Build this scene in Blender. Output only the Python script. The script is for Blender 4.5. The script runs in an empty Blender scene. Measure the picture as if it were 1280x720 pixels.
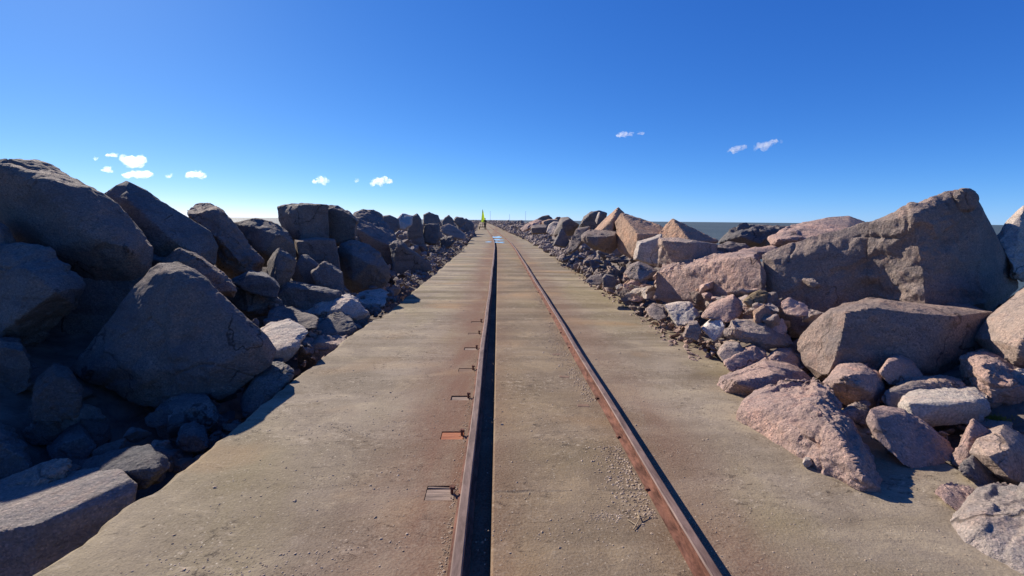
import bpy, bmesh, math, random
import numpy as np
from mathutils import Vector, Matrix, Quaternion

random.seed(7)
rad = math.radians
scene = bpy.context.scene
col = scene.collection

# ------------------------------------------------------------------ camera
F = 560.0                      # focal length in pixels of a 1280x720 frame
CAM = Vector((0, 0, 1.5))
wy = Vector((-17, 85, F)).normalized()            # +Y (the track) in camera axes (x right, y up, z forward)
hz = Vector((1, -0.0098, 0))
wz = hz.cross(wy)
wz = (wz if wz.y > 0 else -wz).normalized()
wx = wz.cross(wy)
def cam_to_world(v):
    return Vector((wx.dot(v), wy.dot(v), wz.dot(v)))
RX, RY, RZ = (cam_to_world(Vector(a)) for a in ((1, 0, 0), (0, 1, 0), (0, 0, 1)))
cd = bpy.data.cameras.new('camera')
cam = bpy.data.objects.new('camera', cd)
col.objects.link(cam)
cd.sensor_width = 36
cd.lens = F / 1280 * 36
cd.clip_start = 0.05
cd.clip_end = 60000
M = Matrix.Identity(4)
for i, ax in enumerate((RX, RY, -RZ)):
    M[0][i], M[1][i], M[2][i] = ax
M.translation = CAM
cam.matrix_world = M
scene.camera = cam

def at(px, py, Y):
    d = cam_to_world(Vector(((px - 640) / F, (360 - py) / F, 1)))
    return CAM + d * (Y / d.y)
def ground(px, py, z=0.0):
    d = cam_to_world(Vector(((px - 640) / F, (360 - py) / F, 1)))
    return CAM + d * ((z - CAM.z) / d.z)

# ------------------------------------------------------------------ light
SUN_EL, SUN_AZ = 31.5, 43.0          # degrees; azimuth to the left of the track
sdir = Vector((-math.sin(rad(SUN_AZ)) * math.cos(rad(SUN_EL)), math.cos(rad(SUN_AZ)) * math.cos(rad(SUN_EL)), math.sin(rad(SUN_EL))))
sl = bpy.data.lights.new('sun', 'SUN')
sl.energy = 5.0
sl.angle = rad(0.5)
sl.color = (1.0, 0.91, 0.78)
so = bpy.data.objects.new('sun', sl)
so.rotation_euler = sdir.to_track_quat('Z', 'Y').to_euler()
so.location = (0, 0, 30)
col.objects.link(so)
w = bpy.data.worlds.new('World')
scene.world = w
w.use_nodes = True
nt = w.node_tree
nt.nodes.clear()
sky = nt.nodes.new('ShaderNodeTexSky')
sky.sky_type = 'NISHITA'
sky.sun_disc = False
sky.sun_elevation = rad(SUN_EL)
sky.sun_rotation = rad(-SUN_AZ)
sky.altitude = 0
sky.air_density = 0.5
sky.dust_density = 0.08
sky.ozone_density = 8.0
sep = nt.nodes.new('ShaderNodeSeparateColor')
comb = nt.nodes.new('ShaderNodeCombineColor')
nt.links.new(sky.outputs[0], sep.inputs[0])
for i_, (ex, sc_) in enumerate(((1.26, 0.93), (0.91, 0.82), (0.57, 0.98))):    # the camera's colour response to the clear sky
    m1 = nt.nodes.new('ShaderNodeMath'); m1.operation = 'MULTIPLY'; m1.inputs[1].default_value = 0.15
    m2 = nt.nodes.new('ShaderNodeMath'); m2.operation = 'POWER'; m2.inputs[1].default_value = ex
    m3 = nt.nodes.new('ShaderNodeMath'); m3.operation = 'MULTIPLY'; m3.inputs[1].default_value = sc_ / 0.15
    nt.links.new(sep.outputs[i_], m1.inputs[0]); nt.links.new(m1.outputs[0], m2.inputs[0]); nt.links.new(m2.outputs[0], m3.inputs[0]); nt.links.new(m3.outputs[0], comb.inputs[i_])
bg = nt.nodes.new('ShaderNodeBackground')
bg.inputs[1].default_value = 0.094
wo = nt.nodes.new('ShaderNodeOutputWorld')
nt.links.new(comb.outputs[0], bg.inputs[0])
nt.links.new(bg.outputs[0], wo.inputs[0])
scene.cycles.volume_bounces = 4
vs = scene.view_settings
vs.view_transform = 'Standard'
vs.look = 'None'
vs.exposure = 0.66
vs.gamma = 1.0
vs.use_curve_mapping = False

# ------------------------------------------------------------------ noise (numpy)
def _hash(ix, iy, iz, s):
    h = (ix.astype(np.int64) * 374761393 + iy.astype(np.int64) * 668265263 + iz.astype(np.int64) * 2147483647 + s * 974634777) & 0xffffffff
    h = ((h ^ (h >> 13)) * 1274126177) & 0xffffffff
    h = ((h ^ (h >> 15)) * 2246822519) & 0xffffffff
    h = h ^ (h >> 16)
    return (h & 0xffffff).astype(np.float64) / 0x7fffff - 1.0
def vnoise(p, s=0):
    i = np.floor(p).astype(np.int64)
    f = p - i
    u = f * f * f * (f * (f * 6 - 15) + 10)
    x, y, z = i[:, 0], i[:, 1], i[:, 2]
    r = 0
    for a in (0, 1):
        for b in (0, 1):
            for c in (0, 1):
                wt = (u[:, 0] if a else 1 - u[:, 0]) * (u[:, 1] if b else 1 - u[:, 1]) * (u[:, 2] if c else 1 - u[:, 2])
                r = r + wt * _hash(x + a, y + b, z + c, s)
    return r
def fbm(p, s=0, octv=4, gain=0.5):
    r, a = 0, 1.0
    for k in range(octv):
        r = r + a * vnoise(p * (2.03 ** k) + 17.3 * k, s + k)
        a *= gain
    return r

# ------------------------------------------------------------------ materials
def nodemat(name):
    m = bpy.data.materials.new(name)
    m.use_nodes = True
    t = m.node_tree
    b = t.nodes['Principled BSDF']
    return m, t, b
class N:
    """tiny node-graph writer"""
    def __init__(s, t): s.t = t
    def n(s, kind, ins=None, **props):
        x = s.t.nodes.new('ShaderNode' + kind)
        for k, v in props.items(): setattr(x, k, v)
        for k, v in (ins or {}).items():
            if isinstance(v, bpy.types.NodeSocket): s.t.links.new(v, x.inputs[k])
            else: x.inputs[k].default_value = v
        return x
    def math(s, op, a, b=0.0, c=None, clamp=False):
        d = {0: a, 1: b}
        if c is not None: d[2] = c
        return s.n('Math', d, operation=op, use_clamp=clamp).outputs[0]
    def noise(s, vec, scale, detail=4, rough=0.55, dist=0.0):
        return s.n('TexNoise', {'Vector': vec, 'Scale': scale, 'Detail': detail, 'Roughness': rough, 'Distortion': dist}).outputs[0]
    def ramp(s, fac, lo, hi, a=0.0, b=1.0):
        return s.n('MapRange', {0: fac, 1: lo, 2: hi, 3: a, 4: b}).outputs[0]
    def mix(s, fac, a, b, blend='MIX'):
        x = s.t.nodes.new('ShaderNodeMix')
        x.data_type = 'RGBA'; x.blend_type = blend
        for sock, v in ((x.inputs[0], fac), (x.inputs[6], a), (x.inputs[7], b)):
            if isinstance(v, bpy.types.NodeSocket): s.t.links.new(v, sock)
            elif isinstance(v, tuple): sock.default_value = (*v[:3], 1)
            else: sock.default_value = v
        return x.outputs[2]
    def bump(s, h, strength, dist, normal=None):
        d = {'Height': h, 'Strength': strength, 'Distance': dist}
        if normal is not None: d['Normal'] = normal
        return s.n('Bump', d).outputs[0]
def C(r, g, b): return (r, g, b, 1)

def granite():
    m, t, b = nodemat('granite')
    q = N(t)
    tc = q.n('TexCoord').outputs['Object']
    oi = q.n('ObjectInfo')
    off = q.math('MULTIPLY', oi.outputs['Random'], 61.0)
    v = q.n('VectorMath', {0: tc, 1: off}, operation='ADD').outputs[0]
    big = q.noise(v, 1.3, 5, 0.6, 0.6)
    mid = q.noise(v, 6.0, 6, 0.65, 0.3)
    fine = q.noise(v, 55.0, 3, 0.6)
    sp = q.n('TexVoronoi', {'Vector': v, 'Scale': 95.0}).outputs['Color']
    spv = q.n('SeparateColor', {0: sp}).outputs[0]
    tint = oi.outputs['Color']
    c = q.mix(q.ramp(big, 0.35, 0.68), q.mix(1.0, tint, C(0.72, 0.74, 0.78), 'MULTIPLY'), q.mix(1.0, tint, C(1.22, 1.12, 1.05), 'MULTIPLY'))
    c = q.mix(q.ramp(mid, 0.52, 0.72, 0.0, 0.45), c, q.mix(1.0, tint, C(1.35, 1.02, 0.86), 'MULTIPLY'))
    c = q.mix(q.ramp(mid, 0.46, 0.30, 0.0, 0.45), c, q.mix(1.0, tint, C(0.52, 0.53, 0.55), 'MULTIPLY'))
    rust = q.noise(v, 2.6, 4, 0.6, 1.2)
    c = q.mix(q.ramp(rust, 0.63, 0.75, 0.0, 0.35), c, C(0.26, 0.15, 0.075))
    c = q.mix(q.ramp(fine, 0.42, 0.60, 0.0, 0.5), c, q.mix(1.0, c, C(1.4, 1.36, 1.33), 'MULTIPLY'))
    c = q.mix(q.math('MULTIPLY', q.ramp(spv, 0.74, 0.88, 0.0, 0.6), q.ramp(big, 0.35, 0.6, 0.3, 1.0)), c, q.mix(1.0, c, C(0.45, 0.45, 0.47), 'MULTIPLY'))
    c = q.mix(q.ramp(spv, 0.2, 0.08, 0.0, 0.55), c, q.mix(1.0, c, C(1.6, 1.5, 1.45), 'MULTIPLY'))
    wv = q.n('VectorMath', {0: v, 1: (1.0, 1.0, 1.0)}, operation='MULTIPLY').outputs[0]
    cr = q.math('ABSOLUTE', q.math('SUBTRACT', q.noise(wv, 0.85, 5, 0.5, 0.2), 0.5))
    crack = q.math('MULTIPLY', q.ramp(cr, 0.006, 0.0015), q.ramp(q.noise(v, 1.1, 3), 0.47, 0.55))
    c = q.mix(q.math('MULTIPLY', crack, 0.8), c, q.mix(1.0, c, C(0.30, 0.28, 0.27), 'MULTIPLY'))
    band = q.noise(q.n('VectorMath', {0: v, 1: (0.5, 0.7, 3.2)}, operation='MULTIPLY').outputs[0], 1.6, 5, 0.6, 0.5)
    c = q.mix(q.ramp(band, 0.55, 0.68, 0.0, 0.5), c, q.mix(1.0, c, C(1.30, 1.18, 1.08), 'MULTIPLY'))
    c = q.mix(q.ramp(band, 0.45, 0.34, 0.0, 0.55), c, q.mix(1.0, c, C(0.62, 0.58, 0.56), 'MULTIPLY'))
    t.links.new(c, b.inputs['Base Color'])
    b.inputs['Roughness'].default_value = 0.88
    b.inputs['Specular IOR Level'].default_value = 0.25
    r1 = q.n('TexNoise', {'Vector': v, 'Scale': 9.0, 'Detail': 8, 'Roughness': 0.68}).outputs[0]
    r2 = q.noise(v, 34.0, 5, 0.7)
    r1 = q.math('SUBTRACT', r1, q.math('MULTIPLY', crack, 0.25))
    n1 = q.bump(r1, 0.9, 0.06)
    n2 = q.bump(r2, 0.8, 0.022, n1)
    t.links.new(n2, b.inputs['Normal'])
    return m
GRANITE = granite()

def deck_mat():
    m, t, b = nodemat('weathered_concrete')
    q = N(t)
    tc = q.n('TexCoord').outputs['Object']
    xyz = q.n('SeparateXYZ', {0: tc})
    x, y = xyz.outputs[0], xyz.outputs[1]
    def stretch(sx, sy):
        return q.n('VectorMath', {0: tc, 1: (sx, sy, 1.0)}, operation='MULTIPLY').outputs[0]
    bands = q.noise(stretch(0.16, 2.1), 1.0, 5, 0.62, 0.3)
    blot = q.noise(tc, 0.9, 6, 0.6, 0.8)
    patch = q.noise(stretch(0.8, 0.35), 1.0, 4, 0.55, 0.5)
    fine = q.noise(tc, 22.0, 6, 0.7)
    grit = q.noise(tc, 85.0, 3, 0.6)
    grain = q.noise(stretch(0.8, 1.2), 19.0, 6, 0.7, 0.6)
    worn = q.ramp(q.noise(stretch(0.8, 1.2), 1.7, 6, 0.7, 0.7), 0.46, 0.60)        # where the cement skin has gone
    cloudy = q.noise(stretch(0.7, 1.0), 2.4, 7, 0.68, 0.9)
    c = q.mix(q.ramp(blot, 0.34, 0.66), C(0.148, 0.113, 0.080), C(0.250, 0.202, 0.150))
    c = q.mix(q.ramp(cloudy, 0.50, 0.66, 0.0, 0.6), c, C(0.37, 0.295, 0.195))
    c = q.mix(q.ramp(cloudy, 0.47, 0.33, 0.0, 0.65), c, C(0.122, 0.086, 0.050))
    far_on = q.ramp(y, 4.0, 9.0, 0.35, 1.0)
    c = q.mix(q.math('MULTIPLY', q.ramp(bands, 0.51, 0.42, 0.0, 0.95), far_on), c, C(0.100, 0.074, 0.043))
    c = q.mix(q.math('MULTIPLY', q.ramp(bands, 0.53, 0.64, 0.0, 0.7), far_on), c, C(0.36, 0.292, 0.185))
    c = q.mix(q.ramp(patch, 0.50, 0.66, 0.0, 0.55), c, C(0.215, 0.176, 0.084))
    def slab(x0, x1, f):                    # worn strip between two lines along the track
        return q.math('MULTIPLY', q.ramp(x, x0 - f, x0 + f), q.ramp(x, x1 + f, x1 - f))
    strip_n = q.ramp(q.noise(stretch(0.6, 0.5), 1.6, 5, 0.65, 0.6), 0.25, 0.65, 0.45, 1.0)
    c = q.mix(q.math('MULTIPLY', q.math('MULTIPLY', slab(-0.03, 0.85, 0.06), strip_n), 0.75), c, q.mix(1.0, c, C(0.74, 0.62, 0.46), 'MULTIPLY'))
    wk = q.math('MULTIPLY', worn, 0.9)
    vo = q.n('TexVoronoi', {'Vector': tc, 'Scale': 62.0, 'Randomness': 1.0})
    cell = q.n('SeparateColor', {0: vo.outputs['Color']})
    dot = q.ramp(vo.outputs['Distance'], 0.34, 0.20)
    c = q.mix(q.math('MULTIPLY', q.math('MULTIPLY', q.ramp(cell.outputs[0], 0.85, 0.91), dot), q.ramp(worn, 0.0, 1.0, 0.35, 0.9)), c, C(0.50, 0.43, 0.33))
    c = q.mix(q.math('MULTIPLY', q.math('MULTIPLY', q.ramp(cell.outputs[1], 0.74, 0.82), dot), q.ramp(worn, 0.0, 1.0, 0.25, 0.95)), c, C(0.055, 0.042, 0.03))
    c = q.mix(q.math('MULTIPLY', q.ramp(grain, 0.56, 0.70), wk), c, C(0.44, 0.365, 0.275))
    c = q.mix(q.math('MULTIPLY', q.ramp(grain, 0.45, 0.34), wk), c, C(0.052, 0.037, 0.025))
    # rust washed off the rails
    def near(x0, wdt):
        d = q.math('DIVIDE', q.math('SUBTRACT', x, x0), wdt)
        return q.math('EXPONENT', q.math('MULTIPLY', q.math('MULTIPLY', d, d), -1.0))
    rn = q.noise(stretch(1.4, 0.5), 1.6, 5, 0.65, 0.6)
    rust = q.math('MULTIPLY', q.math('ADD', near(-0.33, 0.40), q.math('MULTIPLY', near(1.10, 0.32), 0.62)), q.ramp(rn, 0.28, 0.60, 0.35, 1.0))
    c = q.mix(q.math('MULTIPLY', rust, 0.95, clamp=True), c, C(0.135, 0.058, 0.034))
    orange = q.noise(stretch(0.5, 0.8), 1.1, 3, 0.5, 0.3)
    c = q.mix(q.ramp(orange, 0.56, 0.70, 0.0, 0.6), c, C(0.31, 0.185, 0.085))
    # slab joints and hairline cracks
    wob = q.math('MULTIPLY', q.math('SUBTRACT', q.noise(tc, 3.0, 4), 0.5), 0.07)
    yy = q.math('ADD', y, wob)
    ph = q.math('FRACT', q.math('DIVIDE', q.math('ADD', yy, 2.1 + 44.0), 4.4))
    dj = q.math('MULTIPLY', q.math('ABSOLUTE', q.math('SUBTRACT', ph, 0.0)), 4.4)
    dj2 = q.math('MULTIPLY', q.math('SUBTRACT', 1.0, ph), 4.4)
    jd = q.math('MINIMUM', dj, dj2)
    joint = q.math('MULTIPLY', q.ramp(jd, 0.018, 0.004), q.ramp(q.noise(tc, 1.6, 5), 0.40, 0.56))
    lines = q.math('MULTIPLY', joint, q.math('MAXIMUM', slab(0.0, 0.82, 0.15), q.ramp(y, 3.0, 5.0)))
    c = q.mix(q.math('MULTIPLY', lines, 0.8), c, C(0.05, 0.04, 0.032))
    c = q.mix(q.ramp(fine, 0.60, 0.74, 0.0, 0.45), c, C(0.38, 0.31, 0.22))
    c = q.mix(q.ramp(fine, 0.40, 0.28, 0.0, 0.55), c, C(0.085, 0.065, 0.045))
    c = q.mix(q.ramp(grit, 0.36, 0.62, 0.0, 0.18), c, C(0.46, 0.38, 0.28))
    t.links.new(c, b.inputs['Base Color'])
    b.inputs['Roughness'].default_value = 0.9
    b.inputs['Specular IOR Level'].default_value = 0.2
    pit = q.math('MULTIPLY', q.ramp(grain, 0.42, 0.30), worn)
    h = q.math('SUBTRACT', q.math('SUBTRACT', fine, q.math('MULTIPLY', lines, 1.2)), q.math('MULTIPLY', pit, 0.9))
    n1 = q.bump(h, 0.6, 0.009)
    n2 = q.bump(grit, 0.6, 0.004, n1)
    t.links.new(n2, b.inputs['Normal'])
    return m
DECK = deck_mat()

def simple(name, c1, c2, scale, rough=0.8, metallic=0.0, bump=0.3, bd=0.004, st=(1, 1, 1), spec=0.3):
    m, t, b = nodemat(name)
    q = N(t)
    tc = q.n('TexCoord').outputs['Object']
    v = q.n('VectorMath', {0: tc, 1: st}, operation='MULTIPLY').outputs[0]
    f = q.noise(v, scale, 6, 0.65, 0.4)
    t.links.new(q.mix(q.ramp(f, 0.34, 0.66), C(*c1), C(*c2)), b.inputs['Base Color'])
    b.inputs['Roughness'].default_value = rough
    b.inputs['Metallic'].default_value = metallic
    b.inputs['Specular IOR Level'].default_value = spec
    t.links.new(q.bump(f, bump, bd), b.inputs['Normal'])
    return m
RUST = simple('rusted_steel', (0.055, 0.022, 0.015), (0.23, 0.105, 0.072), 22, 0.85, 0.0, 0.9, 0.006, (1, 0.35, 1), 0.2)
RAILTOP = simple('worn_rail_head', (0.075, 0.040, 0.030), (0.21, 0.135, 0.11), 24, 0.7, 0.0, 0.6, 0.003, (1, 0.22, 1), 0.4)
OLDWOOD = simple('grey_sleeper_wood', (0.10, 0.070, 0.055), (0.36, 0.26, 0.20), 26, 0.85, 0, 0.7, 0.006, (0.25, 3, 1))
DULLWOOD = simple('dull_sleeper_wood', (0.10, 0.055, 0.036), (0.26, 0.165, 0.11), 26, 0.85, 0, 0.7, 0.006, (0.25, 3, 1))
REDWOOD = simple('red_sleeper_wood', (0.20, 0.055, 0.022), (0.42, 0.16, 0.075), 26, 0.8, 0, 0.7, 0.006, (0.25, 3, 1))
BED = simple('rubble_bed', (0.09, 0.072, 0.06), (0.22, 0.175, 0.145), 5, 0.95, 0, 0.8, 0.05)
GRIT = simple('grit', (0.22, 0.155, 0.10), (0.46, 0.36, 0.27), 9, 0.9, 0, 0.3, 0.002)
WHITE_CLOUD = None
PLANK = simple('trolley_planks', (0.10, 0.07, 0.045), (0.22, 0.16, 0.10), 12, 0.8)
STEEL = simple('dark_steel', (0.03, 0.03, 0.032), (0.06, 0.055, 0.05), 20, 0.6, 0.4)
SAIL = simple('yellow_green_sail', (0.60, 0.72, 0.12), (0.68, 0.80, 0.18), 3, 0.7)
def sail_mat():
    t = SAIL.node_tree; q = N(t)
    b = t.nodes['Principled BSDF']; out = [x for x in t.nodes if x.type == 'OUTPUT_MATERIAL'][0]
    tr = q.n('BsdfTranslucent', {'Color': C(0.80, 0.92, 0.15)}).outputs[0]
    t.links.new(q.n('MixShader', {0: 0.6, 1: b.outputs[0], 2: tr}).outputs[0], out.inputs[0])
sail_mat()
CLOTH = simple('dark_cloth', (0.015, 0.016, 0.022), (0.03, 0.03, 0.04), 14, 0.9)
SKIN = simple('skin', (0.42, 0.25, 0.18), (0.5, 0.3, 0.22), 8, 0.6)
HAIR = simple('dark_hair', (0.012, 0.009, 0.007), (0.025, 0.018, 0.012), 30, 0.6)
POLE = simple('far_pole_paint', (0.34, 0.42, 0.50), (0.42, 0.50, 0.58), 4, 0.7)
MOSS = simple('moss', (0.05, 0.09, 0.012), (0.16, 0.22, 0.035), 60, 0.95, 0, 0.8, 0.01)
TWIG = simple('dry_twig', (0.30, 0.22, 0.13), (0.42, 0.33, 0.21), 20, 0.9)

def water_mat():
    m, t, b = nodemat('sea_water')
    q = N(t)
    tc = q.n('TexCoord').outputs['Object']
    v = q.n('VectorMath', {0: tc, 1: (1.0, 0.55, 1.0)}, operation='MULTIPLY').outputs[0]
    h1 = q.noise(v, 0.09, 5, 0.6, 0.3)
    h2 = q.noise(v, 0.9, 6, 0.65, 0.2)
    f = q.noise(v, 0.012, 4, 0.6)
    t.links.new(q.mix(q.ramp(f, 0.35, 0.65), C(0.046, 0.072, 0.086), C(0.068, 0.096, 0.108)), b.inputs['Base Color'])
    b.inputs['Roughness'].default_value = 0.72
    b.inputs['IOR'].default_value = 1.33
    n1 = q.bump(h1, 1.0, 1.6)
    n2 = q.bump(h2, 1.0, 0.35, n1)
    t.links.new(n2, b.inputs['Normal'])
    return m
WATER = water_mat()
def puddle_mat():
    m, t, b = nodemat('puddle_water')
    b.inputs['Base Color'].default_value = (0.34, 0.31, 0.28, 1)
    b.inputs['Roughness'].default_value = 0.02
    b.inputs['IOR'].default_value = 1.33
    return m
PUDDLE = puddle_mat()
def cloud_mat():
    m, t, b = nodemat('cloud')
    q = N(t)
    out = [x for x in t.nodes if x.type == 'OUTPUT_MATERIAL'][0]
    t.nodes.remove(b)
    tc = q.n('TexCoord').outputs['Object']
    den = q.ramp(q.noise(tc, 0.05, 5, 0.65, 0.6), 0.40, 0.70, 0.0, 0.075)
    v = q.n('VolumePrincipled', {'Color': C(0.99, 0.99, 1.0), 'Density': den, 'Anisotropy': 0.5}).outputs[0]
    t.links.new(v, out.inputs[1])
    return m
CLOUD = cloud_mat()

# ------------------------------------------------------------------ object helpers
def tag(o, label=None, cat=None, group=None, kind=None):
    if label: o['label'] = label
    if cat: o['category'] = cat
    if group: o['group'] = group
    if kind: o['kind'] = kind
    return o
def link(name, me, mat=None, parent=None, loc=(0, 0, 0)):
    o = bpy.data.objects.new(name, me)
    col.objects.link(o)
    if mat is not None and me is not None and len(me.materials) == 0: me.materials.append(mat)
    o.location = loc
    if parent is not None: o.parent = parent
    return o
def mesh_from(name, verts, faces, smooth=False):
    me = bpy.data.meshes.new(name)
    me.from_pydata([tuple(v) for v in verts], [], faces)
    me.update()
    if smooth: me.polygons.foreach_set('use_smooth', [True] * len(me.polygons))
    return me
def bm_mesh(name, bm, smooth=False):
    me = bpy.data.meshes.new(name)
    bmesh.ops.recalc_face_normals(bm, faces=bm.faces)
    bm.to_mesh(me)
    bm.free()
    if smooth: me.polygons.foreach_set('use_smooth', [True] * len(me.polygons))
    return me
def add_box(bm, c, s, rot=None):
    r = bmesh.ops.create_cube(bm, size=1.0)
    mt = Matrix.Translation(c) @ (rot.to_matrix().to_4x4() if rot else Matrix.Identity(4)) @ Matrix.Diagonal((*s, 1))
    bmesh.ops.transform(bm, matrix=mt, verts=r['verts'])
def add_tube(bm, a, b, r0, r1, seg=10):
    a, b = Vector(a), Vector(b)
    d = b - a
    mt = Matrix.Translation((a + b) / 2) @ d.to_track_quat('Z', 'Y').to_matrix().to_4x4()
    bmesh.ops.create_cone(bm, cap_ends=True, segments=seg, radius1=r0, radius2=r1, depth=d.length, matrix=mt)

# ------------------------------------------------------------------ rocks
TMP = bpy.data.objects.new('tmp', None)
def hull_bm(bm, pts):
    vs_ = [bm.verts.new(p) for p in pts]
    r = bmesh.ops.convex_hull(bm, input=vs_)
    junk = set(g for g in r['geom_interior'] + r['geom_unused'] if isinstance(g, bmesh.types.BMVert))
    bmesh.ops.delete(bm, geom=list(junk), context='VERTS')
def chip(pts, seed, n, lo=0.90, hi=0.985):
    """knock corners off a hull: points beyond random planes are cut by bisecting"""
    r = random.Random(seed * 7 + 1)
    bm = bmesh.new()
    hull_bm(bm, pts)
    c = sum((v.co for v in bm.verts), Vector()) / len(bm.verts)
    for _ in range(n):
        d = Vector((r.gauss(0, 1), r.gauss(0, 1), r.gauss(0, 1))).normalized()
        far_ = max((v.co - c).dot(d) for v in bm.verts)
        cut = far_ * r.uniform(lo, hi)
        g = bmesh.ops.bisect_plane(bm, geom=bm.verts[:] + bm.edges[:] + bm.faces[:], plane_co=c + d * cut, plane_no=d, clear_outer=True)
        if len(bm.verts) < 4: break
        co_ = [v.co.copy() for v in bm.verts]
        bm.clear()
        hull_bm(bm, co_)
    return bm
def union(b1, b2):
    obs = []
    for b in (b1, b2):
        bmesh.ops.recalc_face_normals(b, faces=b.faces)
        me = bpy.data.meshes.new('u'); b.to_mesh(me); b.free()
        o = bpy.data.objects.new('u', me); col.objects.link(o); obs.append(o)
    md = obs[0].modifiers.new('b', 'BOOLEAN')
    md.operation = 'UNION'; md.solver = 'EXACT'; md.object = obs[1]
    dg = bpy.context.evaluated_depsgraph_get()
    me = bpy.data.meshes.new_from_object(obs[0].evaluated_get(dg))
    out = bmesh.new(); out.from_mesh(me)
    for o in obs: bpy.data.objects.remove(o)
    bpy.data.meshes.remove(me)
    return out
def remeshed(bm, voxel):
    me = bpy.data.meshes.new('raw')
    bmesh.ops.recalc_face_normals(bm, faces=bm.faces)
    bm.to_mesh(me); bm.free()
    o = bpy.data.objects.new('raw', me)
    o2 = bpy.data.objects.new('raw2', me)
    col.objects.link(o); col.objects.link(o2)
    md = o2.modifiers.new('r', 'REMESH')
    md.mode = 'VOXEL'
    md.voxel_size = voxel
    sw = o2.modifiers.new('s', 'SHRINKWRAP')
    sw.target = o
    dg = bpy.context.evaluated_depsgraph_get()
    me2 = bpy.data.meshes.new_from_object(o2.evaluated_get(dg))
    bpy.data.objects.remove(o2)
    bpy.data.objects.remove(o)
    bpy.data.meshes.remove(me)
    return me2
def roughen(me, size, seed, amt=1.0, plates=True, freq=1.0):
    n = len(me.vertices)
    co = np.empty(n * 3); me.vertices.foreach_get('co', co); co = co.reshape(-1, 3)
    no = np.empty(n * 3); me.vertices.foreach_get('normal', no); no = no.reshape(-1, 3)
    rng = np.random.default_rng(seed)
    q = co / size * freq + seed * 3.71
    rough_mask = np.clip(0.55 + 0.9 * vnoise(q * 1.9 + 7, seed + 77), 0.12, 1.3)
    d = 0.009 * fbm(q * 2.2, seed, 2) + 0.017 * rough_mask * fbm(q * 9.0, seed + 9, 5, 0.62)
    # ridged cracks
    rg = 1 - np.abs(vnoise(q * 2.3 + 0.3 * np.stack([vnoise(q * 4, seed + 40 + k) for k in range(3)], 1), seed + 5))
    d -= 0.020 * np.clip((rg - 0.93) / 0.07, 0, 1) * (rough_mask > 0.6)
    if plates:
        # broken plates: stepped flakes along one cleavage direction
        ax = rng.normal(0, 1, 3); ax /= np.linalg.norm(ax)
        h = (co / size) @ ax * 7.0 + 0.9 * fbm(q * 2.6, seed + 60, 3)
        st = np.floor(h)
        rel = h - st
        stepv = _hash(st, st * 0 + 3, st * 0 + 5, seed)
        nxt = _hash(st + 1, st * 0 + 3, st * 0 + 5, seed)
        blend = np.clip((rel - 0.86) / 0.14, 0, 1)
        d += 0.026 * (stepv * (1 - blend) + nxt * blend) * np.clip(rough_mask, 0.25, 1)
    co = co + no * (d * size * amt)[:, None]
    me.vertices.foreach_set('co', co.ravel())
    me.polygons.foreach_set('use_smooth', [True] * len(me.polygons))
    me.set_sharp_from_angle(angle=rad(24))
    me.update()
    return co
def finish_rock(name, me, tint, label, cat, group):
    n = len(me.vertices)
    co = np.empty(n * 3); me.vertices.foreach_get('co', co); co = co.reshape(-1, 3)
    base = np.array([(co[:, 0].min() + co[:, 0].max()) / 2, (co[:, 1].min() + co[:, 1].max()) / 2, co[:, 2].min()])
    me.vertices.foreach_set('co', (co - base).ravel())
    me.update()
    o = link(name, me, GRANITE, None, base)
    o.color = (*tint, 1)
    return tag(o, label, cat, group)

SEED = [100]
def rock(label, Y, sil, front=(), T=None, tint=(0.22, 0.195, 0.18), amt=1.0, more=(), back=0.8, name='boulder', drop=0.0, vox=None, cat=None, plates=True, chips=2):
    """SIL: outline points (px, py[, depth offset]); FRONT: points of the near faces (px, py, offset, usually negative);
    T: thickness away from the viewer; MORE: further (sil, front, T) lumps of the same rock"""
    SEED[0] += 1
    seed = SEED[0]
    bm = None
    lump_sizes = []
    rr = random.Random(seed)
    for S_, F_, T_ in ((sil, front, T),) + tuple(more):
        P = [at(p[0], p[1], Y + (p[2] if len(p) > 2 else 0)) for p in S_]
        c = sum(P, Vector()) / len(P)
        P = [c + (p - c) * 1.03 for p in P]
        size = max((p - c).length for p in P) * 2
        lump_sizes.append(size)
        t_ = T_ if T_ is not None else size * 0.55
        vd = Vector((c.x, c.y, 0)).normalized()
        pts = list(P) + [c + (p - c) * back + vd * t_ for p in P]
        if drop: pts += [Vector((p.x, p.y, p.z - drop)) for p in pts if p.z < c.z]
        if len(F_) > 2:
            pts += [at(p[0], p[1], Y + p[2]) for p in F_]
        else:                      # a broken front face, tilted at random, with a bevel of narrow facets round it
            side = vd.cross(Vector((0, 0, 1)))
            gx, gz = rr.uniform(-0.35, 0.35), rr.uniform(-0.30, 0.10)
            sh = rr.uniform(0.80, 0.90)
            sx_ = size * rr.uniform(-0.03, 0.03)
            pick = [p for i, p in enumerate(P) if i % 2 == seed % 2] if len(P) > 7 else P
            for p in pick:
                d = p - c
                k = 0.30 + (gx * d.dot(side) + gz * d.z) / (size * 0.5)
                pts.append(c + d * sh + side * sx_ - vd * t_ * max(0.06, k))
        b2 = chip(pts, seed, chips)
        bm = b2 if bm is None else union(bm, b2)
    size = max(lump_sizes)
    voxel = vox or min(max(0.0036 * Y, size / 130, 0.006), size / 24)
    me = remeshed(bm, voxel)
    roughen(me, size, seed, amt * (0.75 if size > 1 else 1.0), plates, 1.0 if size < 1 else 1.3)
    return finish_rock(name, me, tint, label, cat or name.replace('_', ' '), None)

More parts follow.
